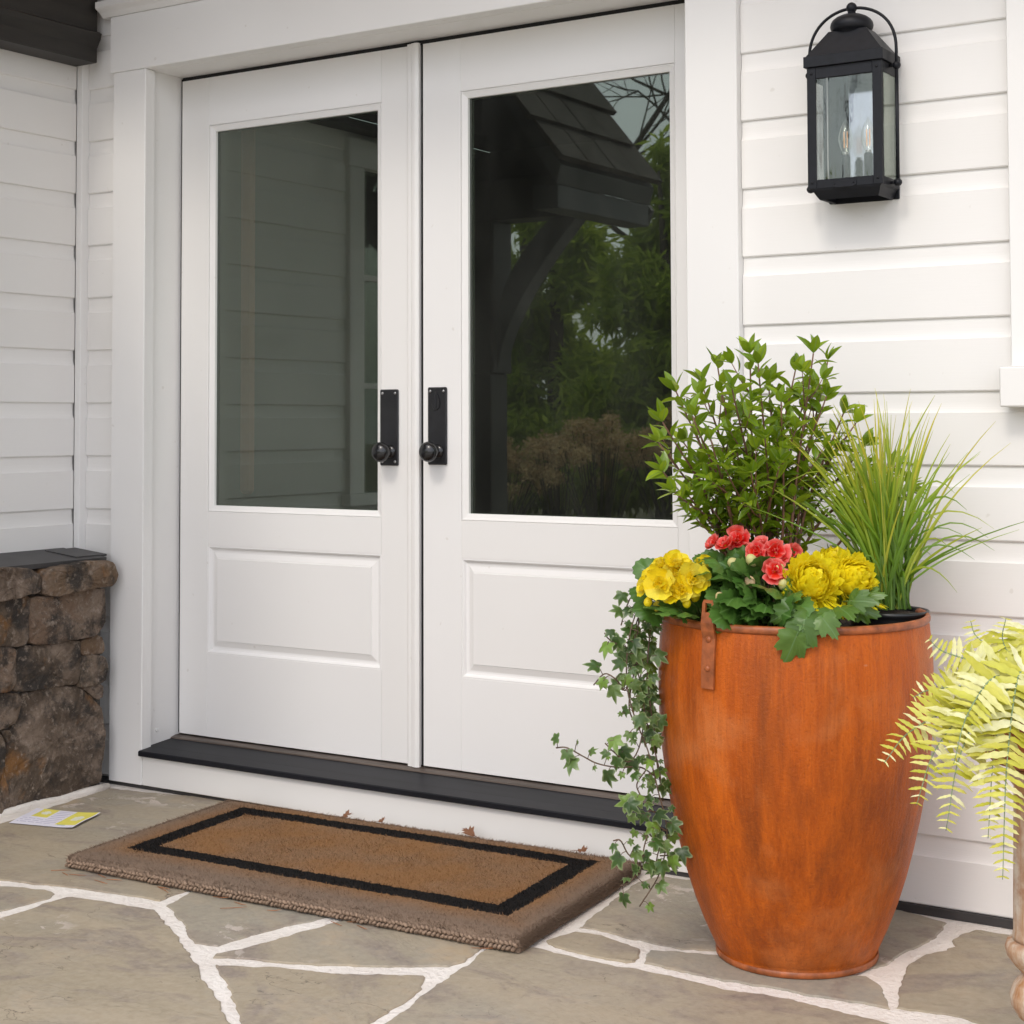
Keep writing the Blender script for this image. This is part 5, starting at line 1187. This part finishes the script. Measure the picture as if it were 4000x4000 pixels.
# tips read from the photograph: (u, v, depth)
for (u, v, dp, lift) in [(3465, 2985, 2.50, 0.035), (3590, 3150, 2.46, 0.055), (3645, 2500, 2.64, 0.045), (3705, 3250, 2.44, 0.075), (3580, 2730, 2.62, 0.035), (3870, 3280, 2.42, 0.10), (3925, 3440, 2.40, 0.12), (3810, 2430, 2.70, 0.05),
                         (3740, 2990, 2.40, 0.08), (3950, 2420, 2.64, 0.04), (4150, 2400, 2.68, 0.04)]:
    fronds.append((at_px(u, v, dp), lift))
nmain = 7
for i in range(8):
    a = -0.6 + i * 0.36; L = RR.uniform(0.22, 0.29)
    fronds.append((FC + Vector((math.cos(a), math.sin(a), 0)) * L + Vector((0, 0, RR.uniform(-0.22, 0.05))), 0.10))
for i, (T, lift) in enumerate(fronds):
    H = T - FC; hd = Vector((H.x, H.y, 0)); B = FC + hd.normalized() * 0.02
    P = curve([B, B + hd * 0.40 + Vector((0, 0, H.z * 0.22 + lift * 1.1)), B + hd * 0.76 + Vector((0, 0, H.z * 0.58 + lift * 0.7)), T], 7)
    n = len(P); Ls = [0]
    for a, b in zip(P, P[1:]): Ls.append(Ls[-1] + (b - a).length)
    tot = Ls[-1]
    rv, rf = tube_vf(P, [0.0022 * (1 - 0.75 * k / n) for k in range(n)], 5)
    fr = mesh('frond', rv, rf, M['rachis'], fern, True)
    ac = Acc(); num = max(20, int(tot / 0.0128))
    side0 = None
    for k in range(num):
        s = tot * (0.10 + 0.89 * k / (num - 1)); j = 0
        while j < n - 2 and Ls[j + 1] < s: j += 1
        t = (s - Ls[j]) / max(1e-6, Ls[j + 1] - Ls[j]); p = P[j].lerp(P[j + 1], t); d = (P[j + 1] - P[j]).normalized()
        sdv = d.cross(Vector((0, 0, 0.55)) + CAMD * 0.8)
        if sdv.length < 0.25: sdv = side0 or Vector((1, 0, 0))
        sdv = sdv.normalized(); side0 = sdv
        u = k / (num - 1); ll = 0.054 * (0.55 + 0.45 * math.sin(min(1, u * 3) * math.pi / 2)) * (1 - 0.86 * max(0, (u - 0.35) / 0.65) ** 1.3) + 0.004
        for sg in (-1, 1):
            dr = (sdv * sg + d * 0.20 + Vector((0, 0, -0.06)) + rnd_unit() * 0.20).normalized()
            Wm = frame(p, dr, Vector((0, 0, 0.7)) + CAMD * 0.7 + rnd_unit() * 0.35, ll * RR.uniform(0.82, 1.15))
            me = RR.choice(fl_me)
            if i < 4: obj('leaflet', me, fr, Wm)
            else: ac.add([q.co for q in me.vertices], [tuple(q.vertices) for q in me.polygons], Wm)
    if ac.v: tag(ac.build('leaflets', M['fern'], fr, True), kind='stuff')

# ================================================================== DOORMAT
MC = Vector((1.105, -0.535, 0)); MA = math.atan2(0.035, 1.32)
Wm_ = Matrix.Translation((MC.x, MC.y, 0.0015)) @ Matrix.Rotation(MA, 4, 'Z')
mat_ = thing('doormat', 'brown coir doormat with a black border in front of the doors', 'doormat', W=Wm_)
nxg, nyg = 130, 64; v = []; f = []
for j in range(nyg + 1):
    for i in range(nxg + 1):
        x = -HX + 2 * HX * i / nxg; y = -HY + 2 * HY * j / nyg
        ed = min(HX - abs(x), HY - abs(y))
        h = TH - 0.006 * max(0, 1 - ed / 0.018) ** 2 + mnoise.noise(Vector((x * 60, y * 60, 2))) * 0.0014 + mnoise.noise(Vector((x * 7, y * 7, 5))) * 0.0015
        wob = mnoise.noise(Vector((x * 12, y * 12, 9))) * 0.003
        v.append((x + wob + SHR * y, y + wob, h))
for j in range(nyg):
    for i in range(nxg): a = j * (nxg + 1) + i; f.append((a, a + 1, a + nxg + 2, a + nxg + 1))
rim_i = [i for i in range(nxg + 1)] + [(nxg + 1) * j + nxg for j in range(1, nyg + 1)] + [(nxg + 1) * nyg + i for i in range(nxg - 1, -1, -1)] + [(nxg + 1) * j for j in range(nyg - 1, 0, -1)]
b = len(v); v += [(v[k][0] * 1.0, v[k][1], 0.0) for k in rim_i]
for k in range(len(rim_i)): k2 = (k + 1) % len(rim_i); f.append((rim_i[k2], rim_i[k], b + k, b + k2))
mesh('mat_body', v, f, M['coir'], mat_, True, W=Wm_)
rs = np.random.RandomState(3); NF = 95000
X = rs.uniform(-HX, HX, NF); Y = rs.uniform(-HY, HY, NF); ex = rs.rand(NF) < 0.16     # extra tufts along the rim
k_ = rs.randint(0, 4, NF)
X = np.where(ex & (k_ == 0), -HX + rs.rand(NF) * 0.012, X); X = np.where(ex & (k_ == 1), HX - rs.rand(NF) * 0.012, X)
Y = np.where(ex & (k_ >= 2), np.where(k_ == 2, HY - rs.rand(NF) * 0.012, -HY + rs.rand(NF) * 0.012), Y)
lean = rs.normal(0, 0.0045, (NF, 2)); lean[:, 1] -= 0.0022
hh = TH - 0.002 + rs.rand(NF) ** 1.5 * 0.0095
edn = np.minimum(HX - np.abs(X), HY - np.abs(Y)); X = X + SHR * Y; hh -= 0.006 * np.clip(1 - edn / 0.018, 0, 1) ** 2
an = rs.rand(NF) * 6.283; wd = 0.0009
Vv = np.empty((NF, 3, 3)); cx_, sx_ = np.cos(an) * wd, np.sin(an) * wd
Vv[:, 0] = np.stack([X - cx_, Y - sx_, hh - 0.008], 1); Vv[:, 1] = np.stack([X + cx_, Y + sx_, hh - 0.008], 1)
Vv[:, 2] = np.stack([X + lean[:, 0], Y + lean[:, 1], hh], 1)
NS = 14000; tt = rs.rand(NS); sd_ = rs.randint(0, 3, NS)
bxx = np.where(sd_ == 0, HX, np.where(sd_ == 1, -HX, -HX + 2 * HX * tt)); byy = np.where(sd_ < 2, -HY + 2 * HY * tt, HY)
ox = np.where(sd_ == 0, 1.0, np.where(sd_ == 1, -1.0, 0.0)); oy = np.where(sd_ == 2, 1.0, 0.0)
ln = 0.003 + rs.rand(NS) ** 2 * 0.011; zz_ = 0.003 + rs.rand(NS) * (TH - 0.006)
b0 = np.stack([bxx + SHR * byy - ox * 0.002, byy - oy * 0.002, zz_], 1); tip = b0 + np.stack([ox * ln + rs.normal(0, 0.003, NS), oy * ln + rs.normal(0, 0.003, NS), rs.normal(0, 0.004, NS)], 1); tip[:, 2] = np.clip(tip[:, 2], 0.001, TH + 0.004)
Vs = np.stack([b0 + np.array([0, 0, 0.0009]), b0 - np.array([0, 0, 0.0009]) + np.stack([oy * 0.001, ox * 0.001, oy * 0], 1), tip], 1)
Vv = np.concatenate([Vv, Vs]); NF += NS
mf = D.meshes.new('coir_fibres'); mf.vertices.add(NF * 3); mf.vertices.foreach_set('co', Vv.ravel())
mf.loops.add(NF * 3); mf.loops.foreach_set('vertex_index', np.arange(NF * 3)); mf.polygons.add(NF); mf.polygons.foreach_set('loop_start', np.arange(NF) * 3); mf.polygons.foreach_set('loop_total', np.full(NF, 3))
mf.update(calc_edges=True); mf.materials.append(M['coirfib']); tag(obj('coir_fibres', mf, mat_, Wm_), kind='stuff')
# braided selvedge along the front and the two ends
ac = Acc()
def braid(p0, p1, out, n):
    p0, p1, out = Vector(p0), Vector(p1), Vector(out); d = (p1 - p0).normalized()
    for i in range(n):
        for row in range(2):
            c = p0.lerp(p1, (i + 0.5 * row) / n) + out * RR.uniform(0.000, 0.004) + Vector((0, 0, 0.0075 + row * 0.0095 + RR.uniform(-0.0012, 0.0012)))
            ax = (d * 0.75 + Vector((0, 0, 0.55 if row == 0 else -0.55)) + rnd_unit() * 0.2).normalized()
            ac.add(*tube_vf([c - ax * 0.0072, c - ax * 0.004 + out * 0.0025, c + out * 0.0034, c + ax * 0.004 + out * 0.0025, c + ax * 0.0072], [0.0014, 0.0037, 0.0042, 0.0037, 0.0014], 6))
braid((-HX - SHR * HY, -HY, 0), (HX - SHR * HY, -HY, 0), (0, -1, 0), 118)
tag(ac.build('braided_edge', M['braid'], mat_, True, W=Wm_), kind='stuff')

# ================================================================== SMALL THINGS
# flyer on the floor
fa = [Vector((0.008, -0.652)), Vector((0.205, -0.605)), Vector((0.149, -0.453)), Vector((-0.055, -0.503))]
nu, nv = 40, 28; v = []; f = []; mi = []
for j in range(nv + 1):
    for i in range(nu + 1):
        s, t = i / nu, j / nv; p = fa[0].lerp(fa[1], s).lerp(fa[3].lerp(fa[2], s), t)
        z = 0.0030 + 0.008 * max(0, s - 0.75) ** 2 * 10 * 0.6 + 0.0015 * math.sin(s * 7 + 1) * math.sin(t * 4) ** 2 + 0.006 * max(0, t - 0.9)
        v.append((p.x, p.y, z))
for j in range(nv):
    for i in range(nu):
        a = j * (nu + 1) + i; f.append((a, a + 1, a + nu + 2, a + nu + 1)); s, t = (i + .5) / nu, (j + .5) / nv
        m = 0
        if 0.64 < s < 0.97 and t > 0.16: m = 1
        if 0.12 < s < 0.38 and t > 0.50: m = 1
        if m == 1 and ((s - 0.82) / 0.08) ** 2 + ((t - 0.58) / 0.16) ** 2 < 1: m = 4
        if m == 1 and ((s - 0.25) / 0.07) ** 2 + ((t - 0.78) / 0.10) ** 2 < 1: m = 4
        if m == 0 and j % 3 == 1 and ((0.40 < s < 0.62 and 0.2 < t < 0.95) or (0.06 < s < 0.6 and 0.08 < t < 0.45 and (i * 7 + j) % 5)): m = 2
        if m == 0 and 0.70 < s < 0.82 and j == 3: m = 3
        mi.append(m)
b = len(v); v += [(x, y, z - 0.0006) for x, y, z in v]; f2 = [tuple(b + q for q in reversed(c)) for c in f]
rim_i = [i for i in range(nu + 1)] + [(nu + 1) * j + nu for j in range(1, nv + 1)] + [(nu + 1) * nv + i for i in range(nu - 1, -1, -1)] + [(nu + 1) * j for j in range(nv - 1, 0, -1)]
f3 = [(rim_i[(k + 1) % len(rim_i)], rim_i[k], b + rim_i[k], b + rim_i[(k + 1) % len(rim_i)]) for k in range(len(rim_i))]
o = mesh('flyer', v, f + f2 + f3, [M['paper'], M['yellowink'], M['greyink'], M['tealink'], M['paleyellow']], None, False, mi + [0] * (len(f2) + len(f3)))
tag(o, 'white and yellow printed flyer lying by the stone wall', 'flyer')
# dry leaves caught behind the mat
oak = [(0.0, 1.0), (0.12, 0.62), (0.30, 0.80), (0.42, 0.46), (0.75, 0.74), (0.95, 0.38), (1.35, 0.55), (1.7, 0.30), (2.3, 0.30), (2.9, 0.42)]
oak = [(-a, r) for a, r in oak[:0:-1]] + oak
labs = ['curled brown leaf behind the doormat, leftmost of four', 'small folded brown leaf behind the doormat, second from left', 'spiky dry oak leaf with a stalk standing behind the doormat', 'pale dry leaf scrap at the back right of the doormat']
for i, (x, z, sc) in enumerate([(0.825, 0.033, 0.026), (0.947, 0.034, 0.020), (1.235, 0.040, 0.034), (1.566, 0.040, 0.026)]):
    n = len(oak); lv = [(0, 0, 0)]; lf = []
    for s in (0.5, 1.0):
        for a, r in oak:
            lx, ly = math.sin(a) * r * s, math.cos(a) * r * s; lv.append((lx, ly, 0.55 * lx * lx + 0.35 * ly * ly * (1 if i % 2 else -1) + 0.1 * math.sin(a * 5 + i)))
    for k in range(n): k2 = (k + 1) % n; lf += [(0, 1 + k2, 1 + k), (1 + k, 1 + k2, 1 + n + k2, 1 + n + k)]
    b = len(lv); tv, tf = tube_vf([(0, -0.2, 0), (0.05, -0.9, 0.08), (0.22, -1.4, 0.02)], [0.03, 0.025, 0.02], 4)
    lv += tv; lf += [tuple(b + q for q in c) for c in tf]
    o = mesh('dry_leaf', lv, lf, M['dryleaf'], None, True, W=frame((x, -0.212, z), ((0.8, 0.1, 0.4), (0.9, 0.1, 0.2), (-0.8, 0.1, 0.35), (0.9, -0.1, 0.15))[i], (0.3, -0.5, 0.85), sc))
    tag(o, labs[i], 'dry leaf', 'dry leaves behind the doormat')
# pine needles on the stone by the mat
for i in range(16):
    t = RR.uniform(0.0, 1.0); x = 0.46 + t * 1.28; y = -0.895 + 0.06 * t - RR.uniform(0.0, 0.05); a = RR.uniform(-0.7, 0.7); L = RR.uniform(0.018, 0.034)
    d = Vector((math.cos(a), math.sin(a), 0)); p = Vector((x, y, 0.0024)); sd = Vector((-d.y, d.x, 0))
    tv, tf = tube_vf([p - d * L, p + sd * 0.003, p + d * L + Vector((0, 0, RR.uniform(0, 0.006)))], [0.0006, 0.0009, 0.0004], 5)
    o = mesh('pine_needle', tv, tf, M['needle'], None, True); tag(o, 'fallen orange pine needle on the flagstones along the front of the doormat', 'pine needle', 'pine needles along the doormat')

# ================================================================== GARDEN (seen in the door glass)
def foliage(n, ells, size, seed, stretch=1.0, droop=0.0):
    rs = np.random.RandomState(seed); V = []; k = len(ells); w = np.array([e[3] * e[4] * e[5] for e in ells]) ** 0.7; w /= w.sum()
    idx = rs.choice(k, n, p=w); E = np.array(ells)[idx]
    d = rs.normal(size=(n, 3)); d /= np.linalg.norm(d, axis=1)[:, None]; r = rs.rand(n, 1) ** 0.33 * (0.75 + 0.35 * rs.rand(n, 1))
    P = E[:, :3] + d * r * E[:, 3:6]
    a = rs.normal(size=(n, 3)); a[:, 2] -= droop; a /= np.linalg.norm(a, axis=1)[:, None]; b = np.cross(a, rs.normal(size=(n, 3))); b /= np.linalg.norm(b, axis=1)[:, None]
    s = size * (0.5 + rs.rand(n, 1)); L = s * stretch
    V = np.stack([P, P + a * L * 0.5 + b * s * 0.4, P + a * L, P + a * L * 0.5 - b * s * 0.4], 1)
    return [tuple(x) for x in V.reshape(-1, 3)], [(4 * i, 4 * i + 1, 4 * i + 2, 4 * i + 3) for i in range(n)]
con = [(-5.6, -14.0, 4.4), (-7.6, -14.6, 4.9), (-9.8, -14.2, 5.4), (-3.4, -14.6, 3.6), (-12.2, -15.0, 5.6), (-1.0, -15.2, 4.4)]
cl_ = ['dark evergreen tree mirrored at the centre of the right door glass', 'tall evergreen tree mirrored beside the brace in the door glass', 'tall evergreen tree farther along the hedge', 'low evergreen tree mirrored at the right of the door glass', 'evergreen tree at the far end of the hedge', 'evergreen tree at the near end of the hedge']
for i, (x, y, h) in enumerate(con):
    t = thing('evergreen_tree', cl_[i], 'tree', (x, y, -0.16), 'evergreen hedge across the garden')
    tube('trunk', [(x, y, -0.16), (x + 0.1, y, h * 0.5), (x, y + 0.1, h * 0.95)], [0.13, 0.09, 0.02], M['bark'], t, 8)
    rr_ = random.Random(i + 50); E = []
    for k in range(26):
        u = k / 25; a = rr_.uniform(0, 6.28); rad_ = (1.5 * (1 - u * 0.8)); E.append((x + math.cos(a) * rad_ * 0.6, y + math.sin(a) * rad_ * 0.6, 0.3 + u * (h - 0.3), rad_ * 0.62, rad_ * 0.62, 0.32))
    fv, ff = foliage(26000, E, 0.055, i, 3.6, 0.6)
    tag(mesh('crown', fv, ff, M['hedge'], t), kind='stuff')
hy = [(-5.9, -12.0, 0.90), (-5.15, -11.6, 1.10), (-4.5, -12.1, 1.10), (-3.8, -11.7, 1.10), (-6.8, -12.2, 0.8)]
for i, (x, y, h) in enumerate(hy):
    t = thing('hydrangea_bush', ['low tan hydrangea bush mirrored at the left of the row', 'tan dried hydrangea bush mirrored in the middle of the door glass', 'tan dried hydrangea mirrored right of the middle', 'tan dried hydrangea at the right end of the row', 'smallest dried hydrangea at the far left of the row'][i], 'bush', (x, y, -0.16), 'dried hydrangeas across the garden')
    rr_ = random.Random(i + 80); E = []; st = Acc()
    for k in range(34):
        a = rr_.uniform(0, 6.28); r = rr_.uniform(0, 0.55); z_ = h - r * 0.5 + rr_.uniform(-0.25, 0.1); p = (x + math.cos(a) * r, y + math.sin(a) * r, z_)
        E.append(p + (0.13, 0.13, 0.10)); st.add(*tube_vf([(x + math.cos(a) * r * 0.3, y + math.sin(a) * r * 0.3, -0.16), p], [0.008, 0.004], 4))
    st.build('stems', M['bark'], t)
    fv, ff = foliage(5000, E, 0.028, i + 20); tag(mesh('flower_heads', fv, ff, M['hydr'], t), kind='stuff')
def bare(x, y, h, seed, lab):
    t = thing('bare_tree', lab, 'tree', (x, y, -0.16), 'bare trees behind the hedge'); ac = Acc(); rr_ = random.Random(seed)
    def grow(p, d, L, r, lev):
        n = 4; P = [p]
        for k in range(n): d = (d + Vector((rr_.uniform(-1, 1), rr_.uniform(-1, 1), rr_.uniform(-0.5, 0.9))) * 0.16).normalized(); P.append(P[-1] + d * L / n)
        ac.add(*tube_vf(P, [r * (1 - 0.45 * k / n) for k in range(n + 1)], 4 if lev else 8))
        if lev >= 4: return
        for k in range(3 if lev else 6):
            q = P[rr_.randint(1 if lev else 2, n)]; e_ = (d + rnd_unit(rr_) * 0.85 + Vector((0, 0, 0.1))).normalized(); grow(q, e_, L * rr_.uniform(0.5, 0.72), r * 0.48, lev + 1)
    grow(Vector((x, y, -0.16)), Vector((0, 0, 1)), h * 0.55, 0.16, 0)
    ac.build('trunk_and_branches', M['bark'], t, True)
bare(-6.3, -17.5, 11, 4, 'bare tree mirrored against the white sky, top right of door glass')
bare(-10.5, -18.5, 12, 5, 'bare tree farther left behind the hedge')
